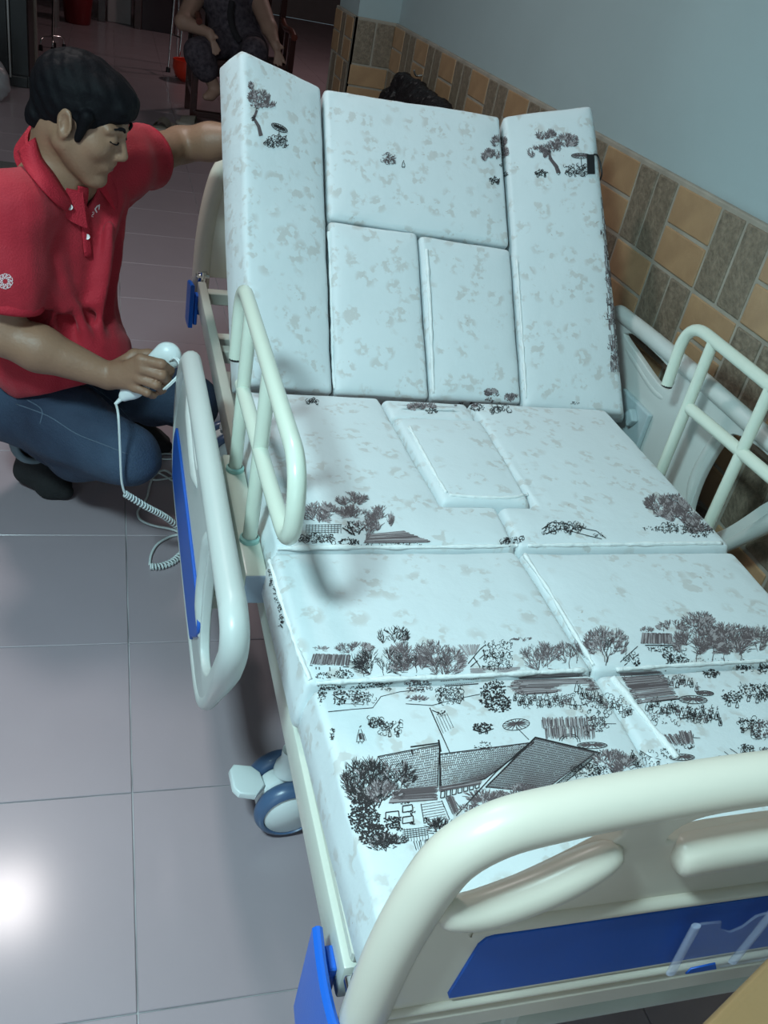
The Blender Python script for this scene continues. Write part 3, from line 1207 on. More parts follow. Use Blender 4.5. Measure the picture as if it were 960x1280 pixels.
# ---- bare body: head, neck, torso core, arms, hands, legs in one surface
b = Vol((-.42, .92, .0), (.40, 1.80, 1.14), .0036)
b.ell(hp(-.018, 0, .032), np.array((.094, .074, .086)) * HS, HB, 0)
b.ell(hp(.028, 0, -.030), np.array((.062, .064, .080)) * HS, HB, .02)
for sgn in (1, -1):
    b.cap(hp(-.002, sgn * .052, -.045), hp(.062, sgn * .014, -.098), .027, .020, .018)     # jaw
    b.ell(hp(.052, sgn * .040, -.022), (.026, .022, .022), HB, .018)                       # cheekbone
    b.cap(hp(.080, sgn * .016, .022), hp(.066, sgn * .048, .022), .010, .009, .012)        # brow
    b.ell(hp(.094, sgn * .032, .004), (.016, .016, .011), HB, .010, 'sub')                 # eye socket
    b.ell(hp(.0745, sgn * .032, .003), (.0125, .0135, .0115), HB, .003)                    # eye ball under the lid
    b.cap(hp(.084, sgn * .020, .004), hp(.0735, sgn * .045, .004), .0032, .0026, .003)     # upper lid
    # ear
    ec = hp(-.008, sgn * .079, -.004)
    eb = np.array([nrm(hf * .9 + hu * .25), nrm(hl * sgn + hf * -.35), nrm(hu - hf * .2)])
    b.ell(ec, (.017, .0085, .028), eb, .004)
    b.ell(ec + hl * sgn * .007 + hf * .002, (.010, .007, .018), eb, .002, 'sub')
    b.ell(ec - hu * .024 + hf * .003, (.009, .006, .009), eb, .004)
b.cap(hp(.082, 0, .012), hp(.103, 0, -.026), .0075, .0105, .010)                            # nose
b.ell(hp(.094, .0095, -.032), (.011, .0085, .0075), HB, .005)
b.ell(hp(.094, -.0095, -.032), (.011, .0085, .0075), HB, .005)
b.ell(hp(.074, 0, -.058), (.020, .028, .022), HB, .014)                                    # mouth mound
b.cap(hp(.086, .018, -.064), hp(.086, -.018, -.064), .0056, .0056, .004)
b.cap(hp(.0915, .008, -.0535), hp(.0915, -.008, -.0535), .0050, .0050, .004)
b.cap(hp(.0945, .022, -.0595), hp(.0945, -.022, -.0595), .0022, .0022, .002, 'sub')
b.ell(hp(.073, 0, -.100), (.020, .023, .017), HB, .010)                                    # chin
b.cap(hp(-.036, 0, -.040), nkb + dax * -.004, .052, .060, .014)                              # neck
b.cap(nkb, (nkb + np.array([-.03, .04, -.10])), .058, .070, .03)
b.ell((-.172, 1.345, .68), (.135, .062, .15), TB, .03)
b.ell((-.185, 1.36, .48), (.115, .075, .17), TB, .05)
b.cap(rsh, nkb, .055, .05, .04)
b.cap(lsh, nkb, .055, .05, .04)
b.chain([rsh, (rsh + rel) / 2, rel], [.052, .046, .040], .02)
b.chain([rel, rel + (rwr - rel) * .35, rwr], [.044, .047, .028], .018)
b.chain([lsh, (lsh + lel) / 2, lel], [.052, .046, .040], .02)
b.chain([lel, lel + (lha - lel) * .4, lha], [.040, .042, .027], .018)
# left hand spread on the back of the mattress
lpalm = lha + np.array([.045, -.016, .012])
b.cap(lha, lpalm, .024, .026, .015, sq=((.3, .8, .3), .6))
for i, (dx, dz, dy) in enumerate(((.055, .045, -.012), (.070, .022, -.014), (.072, .000, -.012), (.062, -.022, -.008))):
    p0 = lpalm + np.array([.006, -.004, (1.5 - i) * .017])
    b.chain([p0, p0 + np.array([dx, dy, dz]) * .55, p0 + np.array([dx, dy - .006, dz])], [.010, .0088, .0072], .005)
b.chain([lha + np.array([.01, 0, .018]), lha + np.array([.03, -.004, .05]), lha + np.array([.055, -.012, .068])], [.012, .010, .0085], .006)

# right hand closed round the control
RX0 = at(153, 497, 1, 1.075)         # cord end
RX1 = at(217, 438, 1, 1.078)         # rounded head end
rax = nrm(RX1 - RX0)
toc = nrm(CP - (RX0 + RX1) / 2)
rnn = nrm(toc - rax * (toc @ rax))   # control's back, towards the knuckles
rww = np.cross(rax, rnn)
wr2 = at(150, 469, 1, 1.080)
b.cap(rwr, wr2, .0265, .027, .012, sq=(rnn, .78))
fing = [  # MCP, PIP, DIP, TIP as (px, py, Y)
    [(176, 449, 1.052), (202, 455, 1.030), (213, 463, 1.048), (212, 469, 1.068)],
    [(178, 461, 1.046), (202, 469, 1.026), (210, 477, 1.044), (207, 481, 1.064)],
    [(174, 473, 1.048), (195, 481, 1.028), (203, 487, 1.046), (199, 490, 1.064)],
    [(168, 484, 1.054), (184, 491, 1.036), (192, 494, 1.050), (189, 495, 1.064)],
]
rad = [.0102, .0104, .0098, .0086]
for f, r in zip(fing, rad):
    P = [at(a, c, 1, y) for a, c, y in f]
    b.cap(wr2, P[0], .021, r * 1.25, .014, sq=(rnn, .75))
    b.chain(P, [r * 1.15, r * 1.05, r * .92, r * .8], .003)
    b.ell(P[0] + rnn * .003, (.0095, .0095, .0095), None, .006)
T = [at(148, 458, 1, 1.098), at(168, 444, 1, 1.110), at(186, 443, 1, 1.112), at(202, 446, 1, 1.108)]
b.chain(T, [.017, .013, .0112, .009], .008)

# legs inside the jeans
rhip, rkn, ran = np.array([-.268, 1.355, .285]), np.array([-.002, 1.110, .290]), np.array([-.232, 1.415, .135])
lhip, lkn, lan = np.array([-.120, 1.50, .290]), np.array([.165, 1.440, .262]), np.array([-.02, 1.70, .13])
b.chain([rhip, rkn], [.068, .050], .03)
b.chain([rkn, ran], [.045, .036], .02)
b.chain([lhip, lkn], [.068, .050], .03)
b.chain([lkn, lan], [.045, .036], .02)
body = soft('body', b, SKIN, man)
del b

# ---- hair
h = Vol(H0 - .17, H0 + .17, .0028)
h.ell(hp(-.021, 0, .034), np.array((.101, .081, .087)) * HS, HB, 0)
h.ell(hp(.034, 0, .074), np.array((.058, .058, .034)) * HS, HB, .02)
h.cap(hp(-.075, .02, -.045), hp(-.075, -.02, -.045), .024, .024, .03)
h.cap(hp(.068, .03, .062), hp(.070, -.03, .062), .018, .018, .015)
h.cap(hp(.080, .012, .056), hp(.086, -.02, .042), .011, .006, .008)
h.ripple(.0035, 210, 4)
h.ell(hp(.125, 0, -.050), np.array((.092, .16, .102)) * HS, HB, .006, 'sub')
h.clip(hp(0, 0, -.066), -hu)
for sgn in (1, -1):
    h.cap(hp(-.004, sgn * .105, -.01), hp(-.004, sgn * .075, -.012), .026, .021, .003, 'sub')
    h.cap(hp(.026, sgn * .076, .03), hp(.024, sgn * .0705, -.022), .013, .007, .006)
soft('hair', h, HAIR, man, 'short thick black hair', 1)
del h
# brows, lashes, lips as thin surface pieces
for sgn in (1, -1):
    bm = bmesh.new()
    tube(bm, smooth_path([hp(.0895, sgn * .014, .026), hp(.0870, sgn * .028, .033), hp(.0765, sgn * .046, .029)], 5), [.003] * 3 + [.0034] * 5 + [.002] * 3, 8)
    obj('eyebrow', bm, HAIR, man, True)
    bm = bmesh.new()
    tube(bm, smooth_path([hp(.0885, sgn * .020, .0005), hp(.0885, sgn * .033, -.001), hp(.0775, sgn * .046, .002)], 5), .0016, 8)
    obj('eyelash', bm, HAIR, man, True)
bm = bmesh.new()
tube(bm, smooth_path([hp(.0855, .017, -.0645), hp(.0915, .0, -.0650), hp(.0855, -.017, -.0645)], 5), [.0022] * 3 + [.0042] * 5 + [.0022] * 3, 8)
obj('lips', bm, LIP, man, True)

# ---- polo shirt
s = Vol((-.46, .98, .30), (.18, 1.78, .95), .0052)
s.ell((-.158, 1.325, .71), (.172, .097, .160), TB, 0)
s.ell((-.172, 1.335, .56), (.160, .108, .165), TB, .06)
s.ell((-.165, 1.340, .44), (.170, .145, .13), TB, .06)
s.ell((-.075, 1.270, .46), (.085, .07, .07), TB, .05)
s.cap(rsh + np.array([0, 0, .004]), nkb + np.array([0, 0, -.012]), .066, .046, .05)
s.cap(lsh + np.array([0, 0, .004]), nkb + np.array([0, 0, -.012]), .066, .046, .05)
s.chain([rsh, rsh + (rel - rsh) * .5, rsh + (rel - rsh) * .86], [.070, .071, .074], .035)
s.chain([lsh, lsh + (lel - lsh) * .45, lsh + (lel - lsh) * .70], [.068, .066, .066], .035)
# drapery folds
rs_ = random.Random(8)
for a, c, r in (((-.03, 1.335, .80), (-.08, 1.24, .60), .010), ((-.05, 1.27, .76), (-.07, 1.23, .52), .009), ((-.17, 1.20, .72), (-.08, 1.21, .50), .010),
                ((-.20, 1.17, .66), (-.12, 1.20, .44), .011), ((-.02, 1.36, .78), (-.05, 1.30, .50), .010), ((.0, 1.45, .78), (-.06, 1.35, .72), .012),
                ((-.21, 1.15, .72), (-.14, 1.19, .60), .010), ((-.05, 1.40, .60), (-.06, 1.33, .42), .010), ((-.26, 1.11, .74), (-.23, 1.10, .66), .007)):
    s.cap(a, c, r * .85, r * .2, .035)
s.ripple(.004, 34, 12, stretch=(1, 1, .45))
s.ripple(.0016, 90, 3)
# openings: sleeves, neck, hem
d = nrm(rel - rsh)
e1 = rsh + (rel - rsh) * .75
sl, x, y, z = s.sub(e1 - .12, e1 + .12)
pl = (x - e1[0]) * d[0] + (y - e1[1]) * d[1] + (z - e1[2]) * d[2]
far = ((x - e1[0]) ** 2 + (y - e1[1]) ** 2 + (z - e1[2]) ** 2) < .10 ** 2
tors = x * dax[0] + y * dax[1]
s.F[sl] = np.where(far & (pl > 0), np.maximum(s.F[sl], pl), s.F[sl])
d2 = nrm(lel - lsh)
e2 = lsh + (lel - lsh) * .42
sl, x, y, z = s.sub(e2 - .12, e2 + .12)
pl = (x - e2[0]) * d2[0] + (y - e2[1]) * d2[1] + (z - e2[2]) * d2[2]
s.F[sl] = np.maximum(s.F[sl], pl)
s.clip((-.10, 1.30, .385), nrm((.35, -.35, -1)))
nk2 = nkb + np.array([.012, -.012, .02])
s.cap(nk2 + (hp(-.02, 0, -.04) - nkb) * 1.2, nk2 + np.array([0, 0, -.03]), .072, .062, .006, 'sub')
# V opening of the placket
vo = nkb + dax * .080 + np.array([0, 0, -.012])
s.cap(vo + dax * .03, vo + dax * .05 + np.array([0, 0, -.06]), .026, .006, .004, 'sub')
shirt = soft('polo_shirt', s, SHIRT, man)
del s
# sleeve ribs
for e, dd, r, n_ in ((e1, d, .0715, rsh), (e2, d2, .066, lsh)):
    bm = bmesh.new()
    q = Vector(dd).orthogonal().normalized()
    w_ = Vector(dd).cross(q)
    ring = [Vector(e) + (q * math.cos(t_) + w_ * math.sin(t_)) * r - Vector(dd) * .006 for t_ in [2 * math.pi * k / 32 for k in range(32)]]
    tube(bm, ring, .0075, 8, closed=True, squash=(tuple(dd), 1.5))
    obj('sleeve_rib', bm, SHIRT2, man, True)

# collar: folded band round the neck, open in front
bm = bmesh.new()
nc = Vector(nkb) + Vector((.008, -.008, .036))
nu = (Vector(hp(-.02, 0, -.04)) - Vector(nkb)).normalized()
fx = Vector(dax)
fx = (fx - nu * fx.dot(nu)).normalized()
fy = nu.cross(fx)
secs = []
K = 40
for k in range(K + 1):
    th = R(22) + (2 * math.pi - R(44)) * k / K
    front = max(0, math.cos(th))
    c_, s_ = math.cos(th), math.sin(th)
    rt = .070 + .010 * front
    rb = .092 + .034 * front
    zt = .026 - .044 * front
    zb = -.018 - .066 * front ** 2
    d0 = fx * c_ + fy * s_
    pin = nc + d0 * (rt - .004) + nu * (zt - .02)
    pt = nc + d0 * rt + nu * zt
    pt2 = nc + d0 * (rt + .006) + nu * (zt + .001)
    pb = nc + d0 * rb + nu * zb
    pb2 = nc + d0 * (rb - .004) + nu * (zb - .002)
    secs.append([bm.verts.new(p) for p in (pin, pt, pt2, pb, pb2)])
for A, B in zip(secs, secs[1:]):
    for q in range(5):
        bm.faces.new((A[q], A[(q + 1) % 5], B[(q + 1) % 5], B[q]))
bm.faces.new(secs[0])
bm.faces.new(secs[-1][::-1])
bmesh.ops.recalc_face_normals(bm, faces=bm.faces)
obj('collar', bm, SHIRT2, man, True, angle=60)

# ---- jeans
j = Vol((-.44, .98, .03), (.30, 1.82, .46), .0052)
j.ell((-.205, 1.44, .32), (.165, .120, .115), TB, 0)
j.chain([rhip, (rhip + rkn) / 2 + np.array([0, 0, .012]), rkn], [.100, .088, .066], .04)
j.chain([rkn, (rkn + ran) / 2 + np.array([0, .0, -.006]), ran + np.array([.002, -.010, .040])], [.064, .068, .054], .03)
j.chain([lhip, (lhip + lkn) / 2 + np.array([0, 0, .012]), lkn], [.100, .086, .066], .04)
j.chain([lkn, (lkn + lan) / 2, lan + np.array([.0, -.01, .035])], [.064, .066, .054], .03)
j.ripple(.004, 38, 5)
j.ripple(.0015, 110, 6)
jeans = soft('jeans', j, DENIM, man)
del j
# turned-up cuff and socks
ck = nrm(ran - rkn)
cc = at(41, 550, 1, 1.395)
bm = bmesh.new()
q = Vector(ck).orthogonal().normalized()
w_ = Vector(ck).cross(q)
for off, r_ in ((0.0, .053),):
    tube(bm, [Vector(cc) + Vector(ck) * off + (q * math.cos(t_) + w_ * math.sin(t_)) * r_ for t_ in [2 * math.pi * k / 32 for k in range(32)]], .009, 8, closed=True,
         squash=(tuple(ck), 1.9))
obj('trouser_cuff', bm, CUFF, man, True, label='pale turned-up cuff')
for an, toe, ball, heel in ((ran, (-.152, 1.368, .020), (-.185, 1.385, .028), (-.246, 1.428, .045)), (lan, (.115, 1.62, .018), (.07, 1.645, .026), (-.06, 1.74, .05))):
    an, toe, ball, heel = map(np.array, (an, toe, ball, heel))
    f = Vol(an - np.array([.16, .16, an[2] + .01]), an + np.array([.20, .16, .12]), .0042)
    f.cap(an + np.array([.006, -.006, .03]), an, .036, .036, .02)
    f.cap(an, heel, .037, .030, .02)
    f.cap(an, ball, .037, .033, .025)
    f.cap(heel, ball, .031, .032, .025)
    f.cap(ball, toe, .034, .022, .015)
    f.cap(ball + np.array([.02, .03, -.004]), toe + np.array([.0, .035, -.002]), .024, .018, .015)
    f.clip((0, 0, .0015), (0, 0, -1))
    soft('sock', f, SOCK, man, 'black sock')

# ================================================================== HAND CONTROL
hc = thing('hand_control', 'white bed hand control with a hook, held in the man\'s right hand', 'remote control', tuple(RX0))
c0 = RX0
L_ = float(np.linalg.norm(RX1 - RX0))
v = Vol(np.minimum(RX0, RX1) - .06, np.maximum(RX0, RX1) + .06, .003)
RB = np.array([rax, rww, rnn])
v.cap(RX0 + rax * .030, RX1 - rax * .018, .0225, .0300, 0, sq=(rnn, .60))
v.cap(RX0 + rax * .004, RX0 + rax * .035, .0115, .0205, .012, sq=(rnn, .75))
soft('handset', v, WHITEP, hc)
bm = bmesh.new()
lathe(bm, [(0, -.022), (.0035, -.022), (.006, 0.002), (.0065, .010), (0, .012)], Matrix.Translation(RX0) @ Vector(rax).to_track_quat('Z', 'Y').to_matrix().to_4x4(), 14)
obj('strain_relief', bm, WHITEP, hc, True, angle=50)
hk = [at(a, c, 1, y) for a, c, y in ((212, 452, 1.060), (218, 446, 1.050), (225, 455, 1.040), (224, 468, 1.034), (214, 478, 1.028), (204, 487, 1.026))]
for dd in (0, .0045):
    bm = bmesh.new()
    tube(bm, fillet([p + rww * dd * 0 + np.array([dd, dd * .3, 0]) for p in hk], .012, 4), .0021, 8)
    obj('hook', bm, WHITEP, hc, True)
CORD = mat('pale_grey_cord', (.60, .66, .66), .45)
c1 = [RX0 - rax * .020, at(148, 520, 1, 1.035), at(150, 560, 1, 1.020), at(152, 600, 1, 1.015), at(156, 617, 1, 1.015)]
bm = bmesh.new()
tube(bm, smooth_path(c1, 8), .0028, 8)
obj('cord', bm, CORD, hc, True)


def coil(path, r, turns, rc, per=12):
    fr = frames(path)
    n = len(fr)
    out = []
    for i in range(turns * per + 1):
        u = i / (turns * per) * (n - 1)
        k = min(int(u), n - 2)
        f_ = u - k
        p = fr[k][0].lerp(fr[k + 1][0], f_)
        nn = fr[k][1].lerp(fr[k + 1][1], f_).normalized()
        bb = fr[k][2].lerp(fr[k + 1][2], f_).normalized()
        a = 2 * math.pi * i / per
        out.append(p + (nn * math.cos(a) + bb * math.sin(a)) * r)
    bm = bmesh.new()
    tube(bm, out, rc, 6)
    return bm


obj('coiled_cord', coil(smooth_path([at(156, 617, 1, 1.015), at(182, 633, 1, 1.03), at(206, 646, 1, 1.06), at(226, 662, 1, 1.10)], 6), .0062, 24, .0022), CORD, hc, True)


def onfloor(lst, z=.006):
    return [at(a, c, 2, z) for a, c in lst]


obj('coiled_cord', coil(smooth_path(onfloor([(188, 708), (200, 708), (214, 703), (224, 695), (236, 684)], .0095), 6), .0070, 15, .0024), CORD, hc, True)
bm = bmesh.new()
tube(bm, smooth_path(onfloor([(187, 706), (189, 693), (197, 680), (212, 671), (226, 667), (212, 661), (192, 657), (176, 650), (172, 640), (178, 631), (184, 621), (188, 604), (196, 592), (206, 588), (216, 594), (226, 602)]), 5), .0032, 7)
obj('cord', bm, CORD, hc, True)
bm = bmesh.new()
tube(bm, smooth_path(onfloor([(226, 592), (214, 597), (196, 600), (184, 598), (181, 593), (186, 589), (200, 592), (214, 600), (228, 607)], .0062), 5), .0026, 7)
obj('cord', bm, CORD, hc, True)
bm = bmesh.new()
tube(bm, smooth_path(onfloor([(226, 571), (212, 574), (201, 573), (199, 569), (208, 567), (226, 569)]), 5), .0024, 7)
obj('cord', bm, CORD, hc, True)
# ================================================================== PRINTED SCENE ON THE COVER
# every stroke is a thin strip lying on the cloth; the places were surveyed on the photograph and are
# carried onto the cushions by intersecting the line of sight with the cloth.
from mathutils.bvhtree import BVHTree


def bvh_of(objs):
    V, Fc, own = [], [], []
    for oi, o in enumerate(objs):
        M = Matrix.Translation(wloc(o))
        base = len(V)
        V += [M @ v.co for v in o.data.vertices]
        for p in o.data.polygons:
            Fc.append([base + k for k in p.vertices])
            own.append(oi)
    return BVHTree.FromPolygons(V, Fc), own


def ray(px, py):
    d = CF * FPX + (px - 480) * CR - (py - 640) * CU
    return Vector(d).normalized()


ink = []       # (polyline px, w0, w1, colour)
ir = random.Random(42)


def st(pts, w=1.0, w1=None, c=0):
    ink.append((pts, w, w if w1 is None else w1, c))


def branchy(x, y, L, ang, depth, c, w, spread=.55):
    """a bare tree drawn upwards from (x, y); ang measured from 'up'"""
    ex, ey = x + L * math.sin(ang), y - L * math.cos(ang)
    mx, my = (x + ex) / 2 + ir.uniform(-.12, .12) * L, (y + ey) / 2 + ir.uniform(-.06, .06) * L
    st([(x, y), (mx, my), (ex, ey)], w, w * .6, c)
    if depth <= 0:
        return
    for k in range(3 if depth > 1 else 2):
        a = ang + ir.uniform(-spread, spread) * 1.25
        f = ir.uniform(.55, 1)
        branchy(x + (ex - x) * f, y + (ey - y) * f, L * ir.uniform(.55, .78), a, depth - 1, c, w * .7, spread)


def fan(cx, cy, rx, ry, n, c=1, w=.8, ln=.5, up=1.25):
    """brushy crown: tufts of short strokes that spread upwards from several branch ends"""
    m2 = int(n * .40) if c == 1 else int(n * .1)
    nf = max(3, int(math.sqrt(n) * 1.05))
    foci = []
    for k in range(nf):
        a = ir.uniform(0, 6.283)
        r = math.sqrt(ir.uniform(0, .85))
        foci.append((cx + rx * r * math.cos(a), cy + ry * (.28 + r * .8 * math.sin(a))))
    reach = math.sqrt(rx * ry) * 2.5 / math.sqrt(nf) + 2.5
    for i in range(-m2, int(n * 1.25)):
        f = foci[ir.randrange(nf)]
        base = math.atan2(f[0] - cx, (cy + ry * up) - f[1] + .001)
        a = base * .8 + ir.gauss(0, .62)
        r0 = reach * ir.uniform(0, .7)
        l = reach * ir.uniform(.25, .55)
        x, y = f[0] + r0 * math.sin(a), f[1] - r0 * math.cos(a)
        ex, ey = x + l * math.sin(a), y - l * math.cos(a)
        if ((ex - cx) / (rx * 1.08)) ** 2 + ((ey - cy) / (ry * 1.1)) ** 2 > 1:
            continue
        if i < 0:
            st([(x, y), (ex, ey)], w * 2.4, w * 1.2, 2)
        else:
            st([(x, y), ((x + ex) / 2 + ir.uniform(-.3, .3), (y + ey) / 2), (ex, ey)], w * 1.1, w * .4, c)


def blob(cx, cy, rx, ry, n, c=0, w=1.6, ln=2.5):
    for i in range(n):
        a = ir.uniform(0, 6.283)
        r = math.sqrt(ir.uniform(0, 1))
        x, y = cx + rx * r * math.cos(a), cy + ry * r * math.sin(a)
        t = ir.uniform(0, 6.28)
        l = ln * ir.uniform(.4, 1)
        st([(x, y), (x + l * math.cos(t), y + l * .7 * math.sin(t))], w * ir.uniform(.6, 1.2), w * .5, c)


def scrib(cx, cy, rx, ry, n, c=0, w=.8):
    """outlined figures: small loops"""
    for i in range(n):
        x, y = cx + ir.uniform(-rx, rx), cy + ir.uniform(-ry, ry)
        s_ = ir.uniform(1.2, 3.0)
        a0 = ir.uniform(0, 6.28)
        st([(x + s_ * math.cos(a0 + k * .9) * ir.uniform(.7, 1.2), y + s_ * math.sin(a0 + k * .9) * ir.uniform(.7, 1.3)) for k in range(5)], w, w * .7, c)


def fig(x, y, h, c=0):
    """standing figure with a robe; y is the foot"""
    st([(x, y - h), (x + .8, y - h + .8)], h * .16, h * .14, c)
    st([(x - h * .05, y - h * .82), (x - h * .16, y - h * .4), (x - h * .2, y - h * .1)], .8, .7, c)
    st([(x + h * .05, y - h * .82), (x + h * .2, y - h * .45), (x + h * .2, y - h * .1)], .8, .7, c)
    st([(x - h * .2, y - h * .12), (x + h * .2, y - h * .12)], .7, .7, c)
    st([(x - h * .08, y - h * .1), (x - h * .1, y)], 1, .8, c)
    st([(x + h * .1, y - h * .1), (x + h * .12, y)], 1, .8, c)
    if ir.random() < .6:
        st([(x + h * .02, y - h * .6), (x + h * .05, y - h * .25)], h * .16, h * .2, c)
    if ir.random() < .5:
        st([(x + h * .1, y - h * .65), (x + h * .4, y - h * .5)], .7, .6, c)


def crowd(x0, y0, x1, y1, n, h=9, c=0, spread=4):
    for i in range(n):
        t = (i + .5) / n
        fig(x0 + (x1 - x0) * t + ir.uniform(-1, 1), y0 + (y1 - y0) * t + ir.uniform(-spread, spread), h * ir.uniform(.8, 1.15), c if ir.random() < .8 else 1)


def lerp2(q, u, v):
    a = (q[0][0] + (q[1][0] - q[0][0]) * u, q[0][1] + (q[1][1] - q[0][1]) * u)
    b = (q[3][0] + (q[2][0] - q[3][0]) * u, q[3][1] + (q[2][1] - q[3][1]) * u)
    return (a[0] + (b[0] - a[0]) * v, a[1] + (b[1] - a[1]) * v)


def roof(q, nu, nv, c=1, w=.6, dash=True, dens=.9, edge=0):
    """tiled roof over the quad q (tl, tr, br, bl): columns of short marks and outline"""
    for i in range(nu):
        for j in range(nv):
            if ir.random() > dens:
                continue
            a = lerp2(q, (i + .18) / nu, (j + .5) / nv)
            b = lerp2(q, (i + .85) / nu, (j + .5) / nv)
            if dash:
                st([a, b], w * ir.uniform(.8, 1.3), w, c)
    for i in range(nu + 1):
        st([lerp2(q, i / nu, 0), lerp2(q, i / nu, .5), lerp2(q, i / nu, 1)], w * .8, w * .8, c)
    for k in range(4):
        st([q[k], q[(k + 1) % 4]], 1.2, 1.2, edge)


def hatch(q, n, c=1, w=1.0, along='v', jit=.03):
    n2 = int(n * .85)
    for i in range(n2):
        c_ = c if i > n2 * .4 else (2 if c == 1 else c)
        u = ir.uniform(0, 1)
        v0, v1 = ir.uniform(-jit * .3, .10 + jit), ir.uniform(.90 - jit, 1 + jit * .3)
        if along == 'v':
            st([lerp2(q, u, v0), lerp2(q, u + ir.uniform(-.01, .01), v1)], w, w * .7, c_)
        else:
            st([lerp2(q, v0, u), lerp2(q, v1, u + ir.uniform(-.01, .01))], w, w * .7, c_)


def parasol(cx, cy, rx, ry, c=1, tilt=0, pole=None):
    P = []
    for k in range(17):
        a = 2 * math.pi * k / 16
        x, y = rx * math.cos(a), ry * math.sin(a)
        P.append((cx + x * math.cos(tilt) - y * math.sin(tilt), cy + x * math.sin(tilt) + y * math.cos(tilt)))
    st(P, .8, .8, 0)
    for p in P[:-1]:
        for f_ in (.35, .7, 1):
            st([(cx, cy - ry * .3), (cx + (p[0] - cx) * f_, cy + (p[1] - cy) * f_)], .8, .7, c)
    if pole:
        st([(cx, cy + ry * .4), pole], .9, .9, 0)


# ---- foot and leg cushions, left
fan(402, 811, 12, 4, 45, 1, .6)
hatch([(392, 817), (438, 818), (436, 833), (387, 831)], 150, 1, 1.3)
st([(387, 832), (436, 834)], 1.2)
for x_ in (395, 399, 412, 425):
    st([(x_, 834), (x_ + 1, 848)], 1.4, 1)
blob(405, 845, 10, 4, 40, 0, 1.5); blob(430, 843, 13, 6, 90, 0, 1.5)
for cx_, cy_, rx_, ry_, n_ in ((443, 810, 25, 8, 190), (492, 794, 20, 13, 200), (477, 827, 40, 19, 420), (510, 822, 30, 20, 330), (553, 826, 30, 20, 420), (540, 812, 22, 12, 150)):
    fan(cx_, cy_, rx_, ry_, n_, 1 if ir.random() < .7 else 0, .75, .42)
for x_, y_ in ((455, 846), (480, 846), (500, 845), (520, 845), (545, 846), (560, 846)):
    branchy(x_, y_, 13, ir.uniform(-.2, .2), 3, 0, 1.0)
hatch([(572, 806), (600, 805), (594, 818), (585, 822)], 60, 2, .6)
for P in ([(585, 830), (600, 812), (607, 806)], [(588, 834), (606, 818)], [(592, 822), (600, 834), (598, 838)], [(604, 812), (606, 822)]):
    st(P, 1.4, 1, 0)
hatch([(588, 836), (650, 834), (650, 842), (588, 844)], 70, 2, .8, 'h')
scrib(622, 818, 18, 18, 90, 0, .8)
blob(618, 812, 14, 12, 60, 0, 1.0)
branchy(622, 842, 14, .1, 3, 0, 1.2)
fan(654, 799, 16, 3, 60, 1, .7)
for x_ in (662, 672, 684):
    branchy(x_, 840, 15, ir.uniform(-.3, .3), 4, 1, 1.0)
fan(676, 820, 25, 18, 170, 1, .7)
for x_ in (712, 722):
    branchy(x_, 836, 15, ir.uniform(-.3, .3), 4, 1, 1.0)
fan(714, 815, 22, 16, 190, 1, .75)
# lower left foot cushion, upper band
for cx_, cy_, rx_, ry_, n_ in ((403, 868, 6, 10, 60), (425, 870, 9, 13, 120), (448, 868, 14, 12, 120), (412, 858, 14, 4, 40), (462, 856, 16, 4, 30)):
    blob(cx_, cy_, rx_, ry_, n_, 0, 1.5, 3)
scrib(477, 857, 14, 6, 35, 0, .8); scrib(455, 872, 16, 9, 24, 0, .7)
for yy in (862, 868, 874, 880):
    st([(400, yy + 2), (430, yy), (455, yy + 1)], .6, .5, 1)
st([(410, 890), (440, 887), (466, 885), (471, 878), (476, 871), (500, 865), (530, 862)], .9, .8, 0)
blob(523, 857, 17, 8, 130, 1, 1.6); scrib(523, 857, 17, 7, 22, 0, .7)
fan(522, 873, 15, 5, 80, 1, .9, .6); st([(507, 880), (540, 882), (570, 874), (600, 868)], .8, .8, 0)
roof([(548, 849), (600, 846), (598, 855), (556, 858)], 16, 2, 1, .6)
scrib(562, 870, 17, 11, 70, 0, .8); blob(562, 868, 13, 7, 50, 0, 1.1)
for cx_, cy_, rx_, ry_, n_ in ((617, 862, 15, 12, 170), (622, 880, 17, 11, 200), (604, 872, 6, 8, 40)):
    blob(cx_, cy_, rx_, ry_, n_, 0, 1.9, 3.2)
# market roof and crowd
q_ = [(650, 844), (728, 841), (752, 857), (634, 859)]
hatch(q_, 170, 1, .9, 'h'); hatch(q_, 90, 1, .7)
hatch([(634, 859), (752, 857), (748, 863), (648, 869)], 60, 1, 1.1, 'h')
crowd(642, 878, 722, 884, 17, 12, 0, 5); crowd(718, 868, 790, 898, 18, 13, 0, 4)
scrib(680, 876, 38, 8, 50, 0, .7); scrib(752, 880, 30, 12, 70, 0, .7)
blob(690, 872, 34, 5, 50, 1, 1.2); blob(758, 878, 28, 9, 60, 1, 1.3)
# open square
fig(450, 930, 22, 0); hatch([(447, 918), (455, 917), (458, 926), (449, 928)], 16, 1, .7)
scrib(470, 903, 9, 6, 34, 0, 1.0); scrib(488, 910, 14, 8, 46, 0, .8); blob(470, 904, 10, 7, 34, 0, 1.2)
fig(487, 922, 9); fig(497, 922, 9)
st([(537, 885), (549, 912), (562, 941)], 1.4, 1.2, 0)
st([(540, 888), (551, 893), (556, 890)], 1.1, 1, 0); blob(552, 892, 6, 3, 14, 0, 1.3)
for k in range(5):
    st([(545 + k * 3.3, 896 - k * 1.0), (554 + k * 3.2, 917 - k * 1.8)], .6, .6, 0)
blob(603, 909, 12, 5, 90, 0, 1.9, 3); st([(591, 912), (603, 916), (617, 911)], 2.2, 1, 0); fig(600, 918, 8); fig(608, 918, 8)
parasol(645, 906, 17, 7, 1, -.12, (661, 925))
blob(603, 932, 10, 5, 26, 0, 1.4, 3); blob(612, 935, 8, 3, 14, 0, 1.2)
